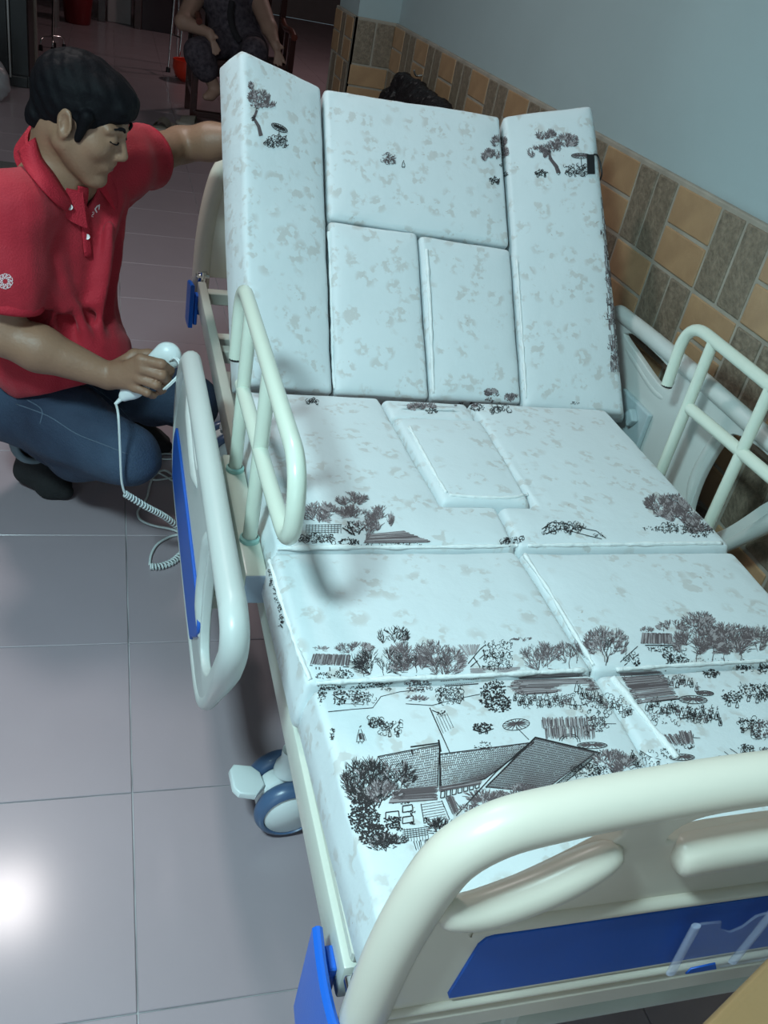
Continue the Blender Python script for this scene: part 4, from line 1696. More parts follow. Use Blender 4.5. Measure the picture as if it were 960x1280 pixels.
for cx_, cy_, rx_, ry_ in ((705, 904, 29, 7), (710, 916, 32, 8)):
    hatch([(cx_ - rx_, cy_ - ry_), (cx_ + rx_, cy_ - ry_ * 1.2), (cx_ + rx_ * 1.05, cy_ + ry_), (cx_ - rx_ * .95, cy_ + ry_)], 120, 1, .9, 'v', .15)
for r_ in (13, 10):
    st([(712 + r_ * math.cos(a * .4), 927 + r_ * .7 * math.sin(a * .4)) for a in range(8, 17)], 1.0, 1.0, 0)
blob(745, 905, 13, 11, 110, 1, 1.4); scrib(745, 905, 14, 12, 40, 0, .8); st([(752, 905), (770, 905)], 1, .6, 0)
parasol(740, 932, 19, 4, 1)
# big roofs in front
roof([(472, 946), (549, 931), (547, 984), (513, 990)], 30, 17, 1, .75, True, .8)
roof([(550, 943), (668, 928), (606, 974), (549, 986)], 38, 15, 1, .75, True, .8)
st([(549, 929), (551, 990)], 2.0, 2.0, 0); st([(513, 934), (549, 929)], 1.8, 1.6, 0); st([(514, 937), (516, 944)], 2, 1.5, 0); st([(548, 925), (551, 940)], 2.2, 2, 0)
roof([(669, 923), (744, 941), (676, 991), (607, 984)], 40, 24, 1, .85, True, .92)
roof([(744, 941), (750, 941), (690, 992), (682, 991)], 3, 22, 0, .7, True, .7)
st([(607, 985), (669, 922), (748, 941)], 2.0, 2.0, 0)
st([(668, 924), (620, 965), (570, 1020)], 1.8, 1.2, 0)
hatch([(492, 988), (547, 983), (547, 1000), (486, 1004)], 170, 1, 1.3, 'h')
hatch([(548, 984), (604, 974), (600, 981), (548, 990)], 60, 1, 1.0, 'h')
for k in range(7):
    x_, y_ = 551 + k * 7.2, 990 - k * 2.0
    for P in ([(x_, y_), (x_ + 5, y_ - 1)], [(x_ + 5, y_ - 1), (x_ + 4.4, y_ + 7)], [(x_ + 4.4, y_ + 7), (x_ - .5, y_ + 8)], [(x_ - .5, y_ + 8), (x_, y_)]):
        st(P, 1.3, 1.2, 0)
blob(500, 1003, 14, 3, 30, 0, 1.5)
# the large bare tree
for i in range(9):
    branchy(462 + ir.uniform(-8, 14), 1012 + ir.uniform(-6, 6), 19, ir.uniform(-.75, .75), 4, 0, 1.5, .6)
fan(458, 975, 31, 34, 620, 0, 1.0, .24); fan(497, 968, 24, 18, 200, 0, .85, .3); fan(480, 990, 22, 16, 150, 1, .8, .3)
for cx_, cy_, rx_, ry_, n_ in ((455, 1025, 20, 17, 330), (468, 1043, 20, 13, 280), (448, 1008, 10, 10, 80), (490, 1028, 10, 8, 60)):
    blob(cx_, cy_, rx_, ry_, n_, 0, 2.3, 3.6)
for x_, y_, w_2, h_2 in ((482, 1016, 16, 9), (503, 1008, 12, 8), (503, 1022, 13, 8), (488, 1030, 11, 6)):
    for P in ([(x_, y_), (x_ + w_2, y_ - 2)], [(x_ + w_2, y_ - 2), (x_ + w_2 + 1, y_ + h_2 - 2)], [(x_ + w_2, y_ + h_2 - 2), (x_, y_ + h_2)], [(x_, y_ + h_2), (x_, y_)]):
        st(P, 1.4, 1.2, 0)
    blob(x_ + w_2, y_ + h_2, 4, 3, 14, 0, 1.8)
for k in range(7):
    st([(527 + k * .5, 1006 + k * 3.4), (553 + k * .7, 1002 + k * 3.2)], .6, .6, 1)
for P in ([(526, 1005), (530, 1030)], [(552, 1001), (562, 1025)], [(560, 1000), (572, 1018)], [(566, 998), (577, 1013)]):
    st(P, 1.1, 1.0, 0)
blob(533, 1025, 4, 5, 20, 0, 1.6); hatch([(556, 996), (566, 994), (574, 1016), (566, 1020)], 34, 1, .9)
for k in range(5):
    st([(503, 1038 + k * 2.6), (535, 1034 + k * 2.4)], .8, .7, 0)
for k in range(9):
    st([(505 + k * 3.6, 1036), (507 + k * 3.6, 1052)], .6, .6, 0)
for cx_, cy_, rx_, ry_, n_, c_ in ((484, 1054, 30, 13, 200, 0), (553, 1034, 22, 13, 150, 0), (607, 998, 34, 12, 240, 1), (649, 990, 24, 11, 150, 1), (590, 1012, 20, 8, 80, 1)):
    fan(cx_, cy_, rx_, ry_, n_, c_, 1.05, .75, 1.6)
hatch([(516, 1052), (552, 1045), (548, 1056), (520, 1064)], 26, 0, .8)
# right of the awnings
for cx_, cy_, rx_, ry_, n_ in ((762, 949, 24, 13, 140), (782, 957, 24, 12, 130)):
    fan(cx_, cy_, rx_, ry_, n_, 1, 1.0, .7)
blob(738, 962, 22, 8, 90, 0, 1.6, 3); scrib(740, 965, 26, 9, 50, 0, .8)
crowd(788, 950, 835, 972, 9, 13, 0, 6); scrib(812, 955, 26, 16, 50, 0, .7)
for P in ([(770, 975), (790, 968), (812, 952), (828, 955)], [(800, 938), (812, 946), (826, 950)], [(780, 982), (800, 974), (820, 970)]):
    st(P, .8, .6, 0)
# ---- leg cushion, right
branchy(757, 832, 17, .05, 4, 0, 1.4); branchy(756, 828, 14, -.3, 3, 1, 1.0); branchy(759, 828, 14, .35, 3, 1, 1.0)
fan(757, 803, 28, 20, 300, 1, .8, .4)
for P in ([(775, 828), (786, 818), (797, 808)], [(780, 832), (798, 818)], [(786, 818), (792, 826)]):
    st(P, 1.0, .8, 0)
scrib(788, 822, 9, 6, 16, 0, .7); blob(797, 829, 5, 3, 22, 0, 1.8)
fan(809, 788, 10, 5, 50, 1, .7)
hatch([(803, 791), (839, 792), (841, 806), (801, 805)], 170, 1, 1.4)
st([(806, 807), (841, 807)], 1.2, 1.2, 0)
blob(826, 811, 16, 4, 60, 0, 1.2); scrib(843, 820, 14, 9, 50, 0, .8); blob(838, 823, 4, 6, 30, 0, 1.7); blob(850, 826, 12, 4, 40, 0, 1.2)
for cx_, cy_, rx_, ry_, n_ in ((873, 775, 22, 11, 190), (842, 783, 22, 8, 130), (874, 800, 34, 22, 520), (920, 802, 38, 20, 520), (905, 788, 30, 10, 160), (948, 793, 18, 12, 120)):
    fan(cx_, cy_, rx_, ry_, n_, 1, .85, .36)
for x_ in (870, 890, 905, 925):
    branchy(x_, 828, 13, ir.uniform(-.2, .2), 3, 1, 1.0)
blob(890, 826, 45, 3, 40, 1, 1.0)
# ---- foot cushion, right
q_ = [(773, 841), (825, 838), (850, 873), (796, 880)]
hatch(q_, 190, 1, .9, 'h'); hatch(q_, 130, 1, .7)
st([(796, 880), (850, 874)], 1.4, 1.2, 0); st([(825, 838), (850, 873)], 1, 1, 0)
crowd(828, 852, 872, 866, 9, 11, 0, 6); scrib(842, 850, 18, 9, 40, 1, .7)
crowd(806, 886, 902, 906, 22, 13, 0, 5); scrib(855, 894, 44, 11, 80, 0, .7); blob(850, 892, 42, 9, 60, 1, 1.2)
parasol(866, 875, 18, 5, 1, .05); parasol(881, 867, 11, 3, 1, .05)
for cx_, cy_, rx_, ry_, n_, c_ in ((889, 841, 10, 5, 60, 0), (931, 835, 11, 4, 50, 0), (954, 836, 7, 6, 50, 0), (915, 872, 13, 8, 70, 0), (943, 864, 20, 9, 100, 0), (955, 868, 8, 8, 40, 0),
                                   (934, 905, 12, 8, 60, 0), (950, 912, 12, 12, 110, 1), (933, 936, 10, 6, 45, 0), (955, 942, 6, 7, 40, 1), (898, 950, 3, 5, 16, 0)):
    blob(cx_, cy_, rx_, ry_, n_, c_, 1.6, 3)
    scrib(cx_, cy_, rx_, ry_, n_ // 4, 0, .7)
for a_ in ((886, 848), (893, 848), (928, 842), (911, 884), (921, 886), (935, 878), (946, 880), (928, 917), (940, 920), (929, 946), (940, 948)):
    fig(a_[0], a_[1], 9)
for P in ([(905, 940), (918, 950), (925, 960)], [(912, 936), (930, 948), (950, 950)]):
    st(P, .7, .6, 0)
for cx_, cy_, rx_, ry_ in ((841, 925, 18, 7), (858, 922, 10, 8)):
    hatch([(cx_ - rx_, cy_ - ry_), (cx_ + rx_ * .6, cy_ - ry_), (cx_ + rx_, cy_ + ry_), (cx_ - rx_ * .5, cy_ + ry_)], 70, 1, 1.0, 'v', .15)
scrib(858, 926, 10, 9, 24, 0, .8); st([(862, 922), (875, 923)], 1, .5, 0)
parasol(852, 947, 16, 4, 1); parasol(876, 957, 14, 3, 1)
blob(838, 938, 12, 4, 30, 0, 1.3)
# ---- seat cushion, left
for cx_, cy_, rx_, ry_, n_ in ((400, 641, 24, 14, 330), (440, 624, 21, 9, 200), (474, 648, 18, 16, 290), (440, 642, 20, 11, 170), (455, 660, 16, 10, 110)):
    fan(cx_, cy_, rx_, ry_, n_, 1, .72, .36)
for P in ([(448, 680), (440, 664), (434, 652)], [(444, 680), (450, 664), (462, 654)], [(440, 668), (428, 660)]):
    st(P, 2.2, 1.2, 0)
blob(441, 660, 9, 9, 60, 0, 1.6); blob(436, 678, 12, 5, 70, 0, 1.6)
for k in range(5):
    st([(383, 657 + k * 2.4), (427 - k, 656 + k * 2.4)], .6, .6, 0)
for k in range(12):
    st([(383 + k * 3.9, 656), (382 + k * 4.0, 667)], .6, .6, 0)
hatch([(458, 669), (505, 664), (541, 678), (455, 679)], 170, 1, 1.0, 'h')
blob(490, 680, 48, 1.5, 40, 0, 1.0); blob(356, 674, 10, 2.5, 40, 0, 1.2); scrib(395, 673, 22, 6, 60, 0, .8); blob(398, 674, 22, 5, 60, 0, 1.0)
# seat, rear edge
fan(527, 508, 18, 6, 170, 1, .9, .5); blob(540, 514, 9, 3, 40, 0, 1.2)
fan(583, 506, 18, 4, 110, 1, .9, .5); blob(597, 510, 9, 4, 50, 0, 1.2); scrib(626, 510, 13, 6, 50, 0, .8); scrib(390, 502, 9, 3, 22, 0, .8); blob(358, 504, 3, 5, 22, 0, 1.2)
# seat, right
for P in ([(677, 662), (690, 653), (705, 655), (720, 659), (745, 664), (757, 673)], [(682, 668), (700, 661), (735, 670), (752, 674)]):
    st(P, 1.0, .8, 0)
scrib(705, 660, 26, 7, 60, 0, .8); blob(693, 658, 12, 5, 45, 0, 1.1); blob(747, 669, 8, 3, 20, 0, 1.0)
scrib(640, 677, 14, 4, 30, 0, .9); blob(642, 676, 11, 4, 30, 0, 1.1)
for cx_, cy_, rx_, ry_, n_ in ((824, 628, 20, 11, 280), (848, 622, 16, 9, 160), (855, 640, 26, 16, 420), (876, 657, 20, 14, 260), (835, 640, 20, 8, 120)):
    fan(cx_, cy_, rx_, ry_, n_, 1, .95, .4)
blob(875, 664, 17, 8, 100, 0, 1.6); blob(820, 661, 17, 3, 50, 0, 1.0); scrib(845, 660, 18, 6, 40, 0, .8)


def oldtree(cl, trunk, ox, oy, k=1.0):
    for cx_, cy_, rx_, ry_, n_ in cl:
        fan(cx_, cy_, rx_, ry_, n_, 1, .8, .45)
    st(trunk, 5.0 * k, 2.8 * k, 1)
    for q in range(9):
        a = trunk[int(ir.uniform(0, len(trunk)))]
        blob(a[0], a[1], 2.5, 3, 5, 0, 1.0, 2)


# ---- backrest cushions
oldtree(((313, 108, 4, 7, 60), (323, 121, 14, 10, 210), (335, 130, 11, 6, 110), (320, 134, 9, 6, 80)), [(326, 170), (323, 158), (317, 148), (321, 138)], 0, 0)
parasol(349, 160, 11, 4, 0, .45, (348, 172)); scrib(345, 177, 14, 7, 60, 0, .8); blob(345, 178, 13, 7, 30, 0, .9, 1.5)
scrib(485, 198, 8, 6, 40, 1, .8); blob(489, 203, 6, 4, 16, 0, .9, 1.5); fig(504, 210, 9, 0)
oldtree(((682, 168, 13, 8, 170), (708, 176, 15, 10, 210), (672, 190, 14, 9, 180), (690, 184, 12, 8, 120)), [(698, 216), (695, 208), (688, 199), (686, 190)], 0, 0, 1.1)
blob(676, 216, 8, 3.5, 60, 0, 1.4); fig(672, 222, 6); fig(681, 222, 6)
parasol(726, 195, 12, 3.2, 1, .02, (727, 208)); scrib(719, 213, 13, 7, 60, 0, .8)
oldtree(((624, 177, 11, 9, 150), (613, 194, 12, 9, 150), (631, 192, 6, 9, 80)), [(636, 230), (632, 218), (627, 207), (628, 198)], 0, 0)
blob(618, 225, 7, 4, 50, 0, 1.4); fig(615, 231, 6); fig(622, 231, 6)
fan(614, 492, 10, 7, 150, 1, .95, .5); fan(638, 497, 10, 6, 110, 1, .95, .5); blob(612, 500, 6, 3, 20, 1, 1.2)
blob(719, 504, 6, 1.5, 14, 0, .9)
# small dark marks on the folded edges
blob(415, 919, 3, 9, 26, 0, 1.8)
for x_, y_ in ((339, 716), (340, 728), (344, 738), (347, 750), (350, 760), (352, 772), (353, 780)):
    blob(x_, y_, 3, 5, 20, 0, 1.2)
# printed right-hand side of the backrest
for k in range(46):
    y_ = 165 + k * 6.6
    x_ = 752 + (y_ - 165) * .056
    fan(x_ + ir.uniform(-4, 8), y_, 7, 6, 9 if k < 14 else 22, 1, .9, .7)
    if k > 8:
        hatch([(x_ - 6, y_ - 4), (x_ + 10, y_ - 5), (x_ + 11, y_ + 4), (x_ - 5, y_ + 4)], 9 if k < 20 else 16, 1, .9)
    if k % 3 == 0:
        blob(x_ + 2, y_, 7, 5, 7, 0, 1.1)

tree_, own_ = bvh_of(BLOCKS)


def piping(pts, r=.0042):
    P = []
    for p in smooth_path([(a, b2, 0) for a, b2 in pts], 6):
        hh = tree_.ray_cast(Vector(CP), ray(p.x, p.y))
        if hh[0] is not None:
            n_ = hh[1] if hh[1].dot(ray(p.x, p.y)) < 0 else -hh[1]
            P.append(hh[0] + n_ * .0005)
    Q = [P[0]]
    for p in P[1:]:
        if (p - Q[-1]).length > .004:
            Q.append(p)
    Q = smooth_path([Q[0]] + [(Q[k - 1] + Q[k] * 2 + Q[k + 1]) / 4 for k in range(1, len(Q) - 1)] + [Q[-1]], 2)
    bm = bmesh.new()
    tube(bm, Q, [r * (1 + .7 * mnoise.noise(q * 45) + .3 * mnoise.noise(q * 160)) for q in Q], 8)
    obj('piping', bm, HEM, matt, True, label='rolled white hem')


piping([(411, 290), (413, 340), (415, 400), (416, 450), (418, 486)], .003)
piping([(533, 312), (536, 360), (539, 420), (542, 492)], .0038)
piping([(646, 325), (650, 380), (654, 440), (658, 498)], .0028)
piping([(347, 686), (420, 684), (500, 684), (600, 683), (648, 682)], .0036)
piping([(660, 682), (740, 681), (820, 680), (902, 679)], .0036)
piping([(656, 694), (690, 745), (718, 792), (742, 832)], .0036)
piping([(766, 848), (790, 878), (818, 912), (846, 948)], .0045)
piping([(396, 854), (480, 849), (580, 845), (680, 840), (738, 837)], .0035)
piping([(770, 837), (840, 832), (900, 829), (958, 826)], .0030)
piping([(562, 619), (600, 622), (640, 622), (662, 618)], .0036)
piping([(512, 534), (530, 568), (548, 600), (558, 616)], .0032)
piping([(337, 700), (352, 752), (370, 806), (388, 850)], .0032)
packs = {}
cpv = Vector(CP)
for ii_, (pts, w0, w1, c) in enumerate(ink):
    m = len(pts)
    ez = .0004 + ii_ * 2.5e-8
    L_, R2 = [], []
    ok = True
    hit0 = None
    for i, p in enumerate(pts):
        a, b_ = pts[max(i - 1, 0)], pts[min(i + 1, m - 1)]
        dx, dy = b_[0] - a[0], b_[1] - a[1]
        q = math.hypot(dx, dy) + 1e-6
        w = (w0 + (w1 - w0) * i / max(m - 1, 1)) * .5
        nx_, ny_ = -dy / q * w, dx / q * w
        for sg, dst in ((1, L_), (-1, R2)):
            h_ = tree_.ray_cast(cpv, ray(p[0] + nx_ * sg, p[1] + ny_ * sg))
            if h_[0] is None or (hit0 is not None and own_[h_[2]] != hit0):
                ok = False
                break
            hit0 = own_[h_[2]] if hit0 is None else hit0
            dst.append(h_[0] + h_[1] * (ez if h_[1].dot(ray(*p)) < 0 else -ez))
        if not ok:
            break
    if not ok:
        continue
    vv, ff, mm = packs.setdefault(hit0, ([], [], []))
    n0 = len(vv)
    vv += L_ + R2
    for i in range(m - 1):
        ff.append((n0 + i, n0 + i + 1, n0 + m + i + 1, n0 + m + i))
        mm.append(c)
for bi, (vv, ff, mm) in packs.items():
    blk = BLOCKS[bi]
    o_ = wloc(blk)
    me = bpy.data.meshes.new('ink_print')
    me.from_pydata([v - o_ for v in vv], [], ff)
    for x in (INK, SEPIA, SEPIA2):
        me.materials.append(x)
    me.polygons.foreach_set('material_index', mm)
    me.update()
    o = bpy.data.objects.new('ink_print', me)
    COL.objects.link(o)
    o.parent = blk
    o['label'] = 'ink print of trees, roofs and villagers'
    o['kind'] = 'stuff'
print('ink strokes', len(ink), 'quads', sum(len(p[1]) for p in packs.values()))

# black fabric tab and cord at the edge of the backrest
h_ = tree_.ray_cast(cpv, ray(737, 206))
if h_[0] is not None:
    P0, Nn = h_[0], h_[1]
    q3 = []
    for a_ in ((733, 194), (742, 194), (743, 218), (734, 218)):
        hh = tree_.ray_cast(cpv, ray(*a_))
        q3.append((hh[0] if hh[0] is not None else P0) + Nn * .001)
    bm = bmesh.new()
    lo_ = [bm.verts.new(p) for p in q3]
    hi_ = [bm.verts.new(p + Nn * .003) for p in q3]
    bm.faces.new(hi_)
    for k in range(4):
        bm.faces.new((lo_[k], lo_[(k + 1) % 4], hi_[(k + 1) % 4], hi_[k]))
    bmesh.ops.recalc_face_normals(bm, faces=bm.faces)
    obj('fabric_tab', bm, BLACKP, matt, label='small black fabric tab')
    bm = bmesh.new()
    tube(bm, smooth_path([q3[1] + Nn * .003, q3[1] + Vector((.018, .01, -.004)), q3[2] + Vector((.030, .02, .0)), q3[2] + Vector((.032, .03, -.03))], 5), .0022, 6)
    obj('tie_cord', bm, BLACKP, matt, True)

# ---- marks on the polo shirt
stree, sown = bvh_of([shirt])


def on_shirt(px, py, e=.0012):
    hh = stree.ray_cast(cpv, ray(px, py))
    return None if hh[0] is None else hh[0] + hh[1] * (e if hh[1].dot(ray(px, py)) < 0 else -e)


def decal(name, strokes, m, label):
    vv, ff = [], []
    for pts, w0, w1 in strokes:
        mN = len(pts)
        L_, R2 = [], []
        for i, p in enumerate(pts):
            a, b_ = pts[max(i - 1, 0)], pts[min(i + 1, mN - 1)]
            dx, dy = b_[0] - a[0], b_[1] - a[1]
            q = math.hypot(dx, dy) + 1e-6
            w = (w0 + (w1 - w0) * i / max(mN - 1, 1)) * .5
            L_.append(on_shirt(p[0] - dy / q * w, p[1] + dx / q * w))
            R2.append(on_shirt(p[0] + dy / q * w, p[1] - dx / q * w))
        if any(v is None for v in L_ + R2):
            continue
        n0 = len(vv)
        vv += L_ + R2
        ff += [(n0 + i, n0 + i + 1, n0 + mN + i + 1, n0 + mN + i) for i in range(mN - 1)]
    me = bpy.data.meshes.new(name)
    o_ = wloc(man)
    me.from_pydata([v - o_ for v in vv], [], ff)
    me.materials.append(m)
    o = bpy.data.objects.new(name, me)
    COL.objects.link(o)
    o.parent = man
    o['label'] = label


fl = []
for k in range(10):
    a = 2 * math.pi * k / 10 + .2
    cx_, cy_ = 6.5, 351.5

    def pp(r, t):
        return (cx_ + r * math.cos(t), cy_ + r * math.sin(t))
    fl.append(([pp(3.2, a), pp(6.2, a + .12), pp(9.2, a + .42)], .9, .9))
    fl.append(([pp(3.2, a), pp(6.4, a - .26), pp(9.6, a - .02), pp(9.2, a + .40)], .9, .9))
decal('sleeve_emblem', fl, WINK, 'white wheel emblem of curved petals on the sleeve')
decal('chest_lettering', [([(120.6, 265.6), (118.2, 261)], 1.6, 1.6), ([(118.0, 261.4), (121.2, 257.4), (122.4, 256.6), (123.6, 258.6)], 1.6, 1.5), ([(123.0, 262.0), (123.8, 255.2)], 1.5, 1.3),
                          ([(114.6, 265.4), (116.4, 264.6), (117.0, 266.4), (115.2, 268), (113.8, 270.2), (116.2, 271)], .7, .7), ([(115.0, 268.4), (116.6, 268)], .7, .7)],
      WINK, 'small white lettering on the chest')

# stitched seams on the jeans
jt_, jo_ = bvh_of([jeans])
for P in ([(20, 505), (60, 520), (95, 542), (130, 556), (160, 568)], [(34, 500), (52, 512), (50, 530)], [(96, 470), (120, 486), (148, 508), (168, 530)]):
    Q = []
    for p in smooth_path([(a, b2, 0) for a, b2 in P], 5):
        hh = jt_.ray_cast(cpv, ray(p.x, p.y))
        if hh[0] is not None and (not Q or (hh[0] - Q[-1]).length < .05):
            Q.append(hh[0] - ray(p.x, p.y) * .0004)
    if len(Q) > 4:
        bm = bmesh.new()
        tube(bm, Q, .0013, 6)
        obj('stitched_seam', bm, mat('faded_seam', (.085, .12, .17), .85), man, True)

# collar leaf, placket and buttons laid on the shirt
btree, bown = bvh_of([shirt, body])


def on_man(px, py, e):
    hh = btree.ray_cast(cpv, ray(px, py))
    return hh[0] - ray(px, py) * e if hh[0] is not None else Vector(at(px, py, 1, 1.25))


def leaf(name, inner, outer, m, e_in=.004, e_out=.009, th=.004, mid=.012, label=None, nk=5):
    """cloth flap between two lines seen on the photograph"""
    n_ = len(inner)
    A = smooth_path([on_man(a, b2, e_in) for a, b2 in inner], 4)
    B = smooth_path([on_man(a, b2, e_out) for a, b2 in outer], 4)
    bm = bmesh.new()
    g_ = []
    for a, b2 in zip(A, B):
        row = []
        for k in range(nk + 1):
            t = k / nk
            p = a.lerp(b2, t)
            p = p - (p - cpv).normalized() * (mid * math.sin(math.pi * min(1, t * 1.3)) if t < .77 else mid * math.sin(math.pi * 1.0) * 0 + mid * (1 - t) * .8)
            row.append(bm.verts.new(p))
        g_.append(row)
    for r0, r1 in zip(g_, g_[1:]):
        for k in range(nk):
            bm.faces.new((r0[k], r0[k + 1], r1[k + 1], r1[k]))
    bmesh.ops.recalc_face_normals(bm, faces=bm.faces)
    bmesh.ops.solidify(bm, geom=list(bm.faces), thickness=th)
    bmesh.ops.recalc_face_normals(bm, faces=bm.faces)
    return obj(name, bm, m, man, True, label=label)


leaf('collar', [(43, 172), (50, 196), (66, 218), (80, 240), (88, 252)], [(24, 190), (32, 212), (50, 235), (68, 254), (82, 264)], SHIRT2)
leaf('collar', [(97, 232), (97, 242), (100, 254)], [(109, 234), (109, 244), (107, 256)], SHIRT2, e_in=.003, e_out=.005, mid=.003)
leaf('placket', [(96, 252), (101, 280), (105, 320)], [(106, 250), (111, 280), (114, 322)], SHIRT2, e_in=.002, e_out=.003, th=.003, mid=.002)
for a_, b2 in ((87.5, 259), (109, 296)):
    p_ = on_man(a_, b2, .012 if b2 < 280 else .006)
    bm = bmesh.new()
    lathe(bm, [(0, 0), (.0055, 0), (.0058, .0012), (.0052, .002), (.004, .0016), (0, .0016)], Matrix.Translation(p_) @ (cpv - p_).to_track_quat('Z', 'Y').to_matrix().to_4x4(), 16)
    obj('button', bm, mat('white_button', (.75, .7, .7), .35), man, True, angle=40)
# ================================================================== BACKGROUND
DRED = mat('dark_red_lacquered_wood', (0.050, 0.012, 0.010), 0.28, var=0.4, vscale=9, coat=.3)
ROSE = mat('red_brown_wood', (0.13, 0.030, 0.018), 0.3, var=0.3, vscale=10)
DRESS = mat('dark_floral_fabric', (0.105, 0.088, 0.105), 0.85, col2=(0.028, 0.020, 0.032), vscale=38, detail=6)
BLKC = mat('black_cloth', (0.012, 0.010, 0.014), 0.8)
REDP = mat('red_plastic', (0.70, 0.045, 0.02), 0.35)
REDD = mat('deep_red_plastic', (0.16, 0.008, 0.010), 0.4)
BLK = mat('near_black_lacquer', (0.008, 0.007, 0.008), 0.35)
GREYW = mat('grey_white_board', (0.34, 0.31, 0.31), 0.5, var=.1)

YC = 6.30   # armchair depth
chair = thing('armchair', 'dark red lacquered wooden armchair in the far room', 'chair', (.95, YC, 0))


def bar(name, pts, r, m, parent, sq=None, seg=10):
    bm = bmesh.new()
    tube(bm, pts, r, seg, squash=sq)
    return obj(name, bm, m, parent, True, angle=50)


def bx(name, a, b, m, parent, bev=.004, label=None):
    bm = bmesh.new()
    box(bm, a, b, bev, 2)
    return obj(name, bm, m, parent, label=label)


fl_ = at(236, 152, 2, 0)
x0, yf = fl_[0] + .02, 6.12
x1 = x0 + .64
for xx in (x0, x1):
    bx('leg', (xx - .022, yf, 0), (xx + .022, yf + .044, .64), DRED, chair)
    bx('leg', (xx - .022, yf + .52, 0), (xx + .022, yf + .564, .98), DRED, chair)
    bar('armrest', smooth_path([(xx, yf - .04, .655), (xx, yf + .10, .675), (xx, yf + .35, .665), (xx, yf + .54, .70)], 4), .022, ROSE, chair)
    bx('side_rail', (xx - .012, yf + .04, .16), (xx + .012, yf + .53, .20), DRED, chair)
    bx('side_post', (xx - .012, yf + .26, .44), (xx + .012, yf + .29, .66), DRED, chair)
bx('seat', (x0 - .02, yf - .01, .40), (x1 + .02, yf + .56, .44), DRED, chair, .008)
bx('apron', (x0, yf + .005, .33), (x1, yf + .025, .40), DRED, chair)
bx('foot_rail', (x0, yf - .02, .055), (x1, yf + .05, .095), DRED, chair)
bx('top_rail', (x0 - .02, yf + .53, .93), (x1 + .02, yf + .57, 1.0), DRED, chair, .01)
bx('back_splat', (x0 + .22, yf + .535, .44), (x1 - .22, yf + .555, .93), ROSE, chair)
for k in (.10, .54):
    bx('back_slat', (x0 + k - .012, yf + .535, .44), (x0 + k + .012, yf + .555, .93), DRED, chair)

# seated woman, head outside the frame
wo = thing('person', 'barefoot person in a dark floral dress sitting in the wooden armchair', 'person', (x0 + .32, yf + .3, 0))


def wp_(px, py, Y):
    return at(px, py, 1, Y)


cx = x0 + .31
v = Vol((x0 - .30, yf - .45, 0.05), (x1 + .30, yf + .75, 1.50), .0085)
sh1, sh2 = wp_(247, -8, yf + .30), wp_(322, -2, yf + .30)
el1, el2 = wp_(229, 27, yf + .08), wp_(337, 36, yf + .10)
ha1, ha2 = wp_(262, 42, yf - .04), wp_(344, 55, yf - .02)
base = np.array([cx, yf + .28, .52])
chest = (sh1 + sh2) / 2 + np.array([0, .0, -.06])
v.cap(base, chest, .15, .14, .05)
v.cap(sh1, sh2, .06, .06, .04)
hd = (sh1 + sh2) / 2 + np.array([.0, -.03, .23])
v.cap(chest, hd, .06, .05, .03)
v.ell(hd + np.array([0, 0, .06]), (.075, .09, .11), None, .02)
v.cap(hd + np.array([0, -.09, .05]), hd + np.array([0, -.105, .03]), .012, .015, .01)
for s1_, e1_, h1_ in ((sh1, el1, ha1), (sh2, el2, ha2)):
    v.chain([s1_, e1_], [.068, .054], .02)
    v.chain([e1_, h1_], [.052, .032], .02)
for base_, dirs in ((ha1, [(.055, -.03, -.050), (.045, -.035, -.066), (.030, -.04, -.074), (.012, -.04, -.070)]), (ha2, [(.055, -.04, -.062), (.034, -.045, -.078), (.012, -.045, -.082), (-.012, -.04, -.074)])):
    pm = base_ + np.array([.012, -.012, -.022])
    v.cap(base_, pm, .028, .030, .015)
    for dq in dirs:
        dq = np.array(dq)
        v.chain([pm + dq * .15, pm + dq * .62, pm + dq * 1.05 + np.array([0, .0, -.012])], [.0125, .011, .010], .004)
    v.chain([base_ + np.array([.02, -.01, 0]), base_ + np.array([.05, -.03, -.012])], [.013, .011], .008)
kn1, kn2 = wp_(247, 66, yf - .06), wp_(318, 66, yf - .04)
an1 = wp_(270, 112, yf - .03)
v.chain([(cx - .09, yf + .25, .52), kn1, an1], [.09, .062, .036], .02)
to1 = an1 + np.array([-.070, -.06, -.045])
v.chain([an1, (an1 + to1) / 2 + np.array([0, 0, -.012]), to1], [.038, .034, .024], .02)
for k in range(5):
    tp = to1 + np.array([-.012 + k * .011, -.018 + k * .004, -.006])
    v.cap(to1 + np.array([k * .008 - .012, 0, 0]), tp, .010, .009 + (.003 if k == 4 else 0), .004)
an2 = np.array([kn2[0] + .02, yf + .05, .16])
v.chain([(cx + .09, yf + .25, .52), kn2, an2], [.09, .062, .036], .02)
v.chain([an2, an2 + np.array([0, -.1, -.05])], [.036, .026], .02)
v.clip((0, 0, .098), (0, 0, -1))
soft('body', v, SKINF, wo, smooth_it=1)
v = Vol((x0 - .30, yf - .45, 0.1), (x1 + .30, yf + .75, 1.40), .010)
v.cap(base, chest, .172, .160, .05)
v.cap(sh1 + np.array([.02, 0, 0]), sh2 - np.array([.02, 0, 0]), .075, .075, .04)
v.chain([(cx - .09, yf + .25, .53), kn1, kn1 + (an1 - kn1) * .42], [.12, .085, .088], .05)
v.chain([(cx + .09, yf + .25, .53), kn2, kn2 + (an2 - kn2) * .5], [.12, .085, .088], .05)
v.ripple(.006, 22, 2)
v.cap((sh1 + sh2) / 2 + np.array([0, -.03, .02]), hd, .062, .07, .01, 'sub')
soft('dress', v, DRESS, wo, smooth_it=1)
v = Vol(hd - .2, hd + .25, .009)
v.ell(hd + np.array([0, .02, .085]), (.088, .095, .10), None, 0)
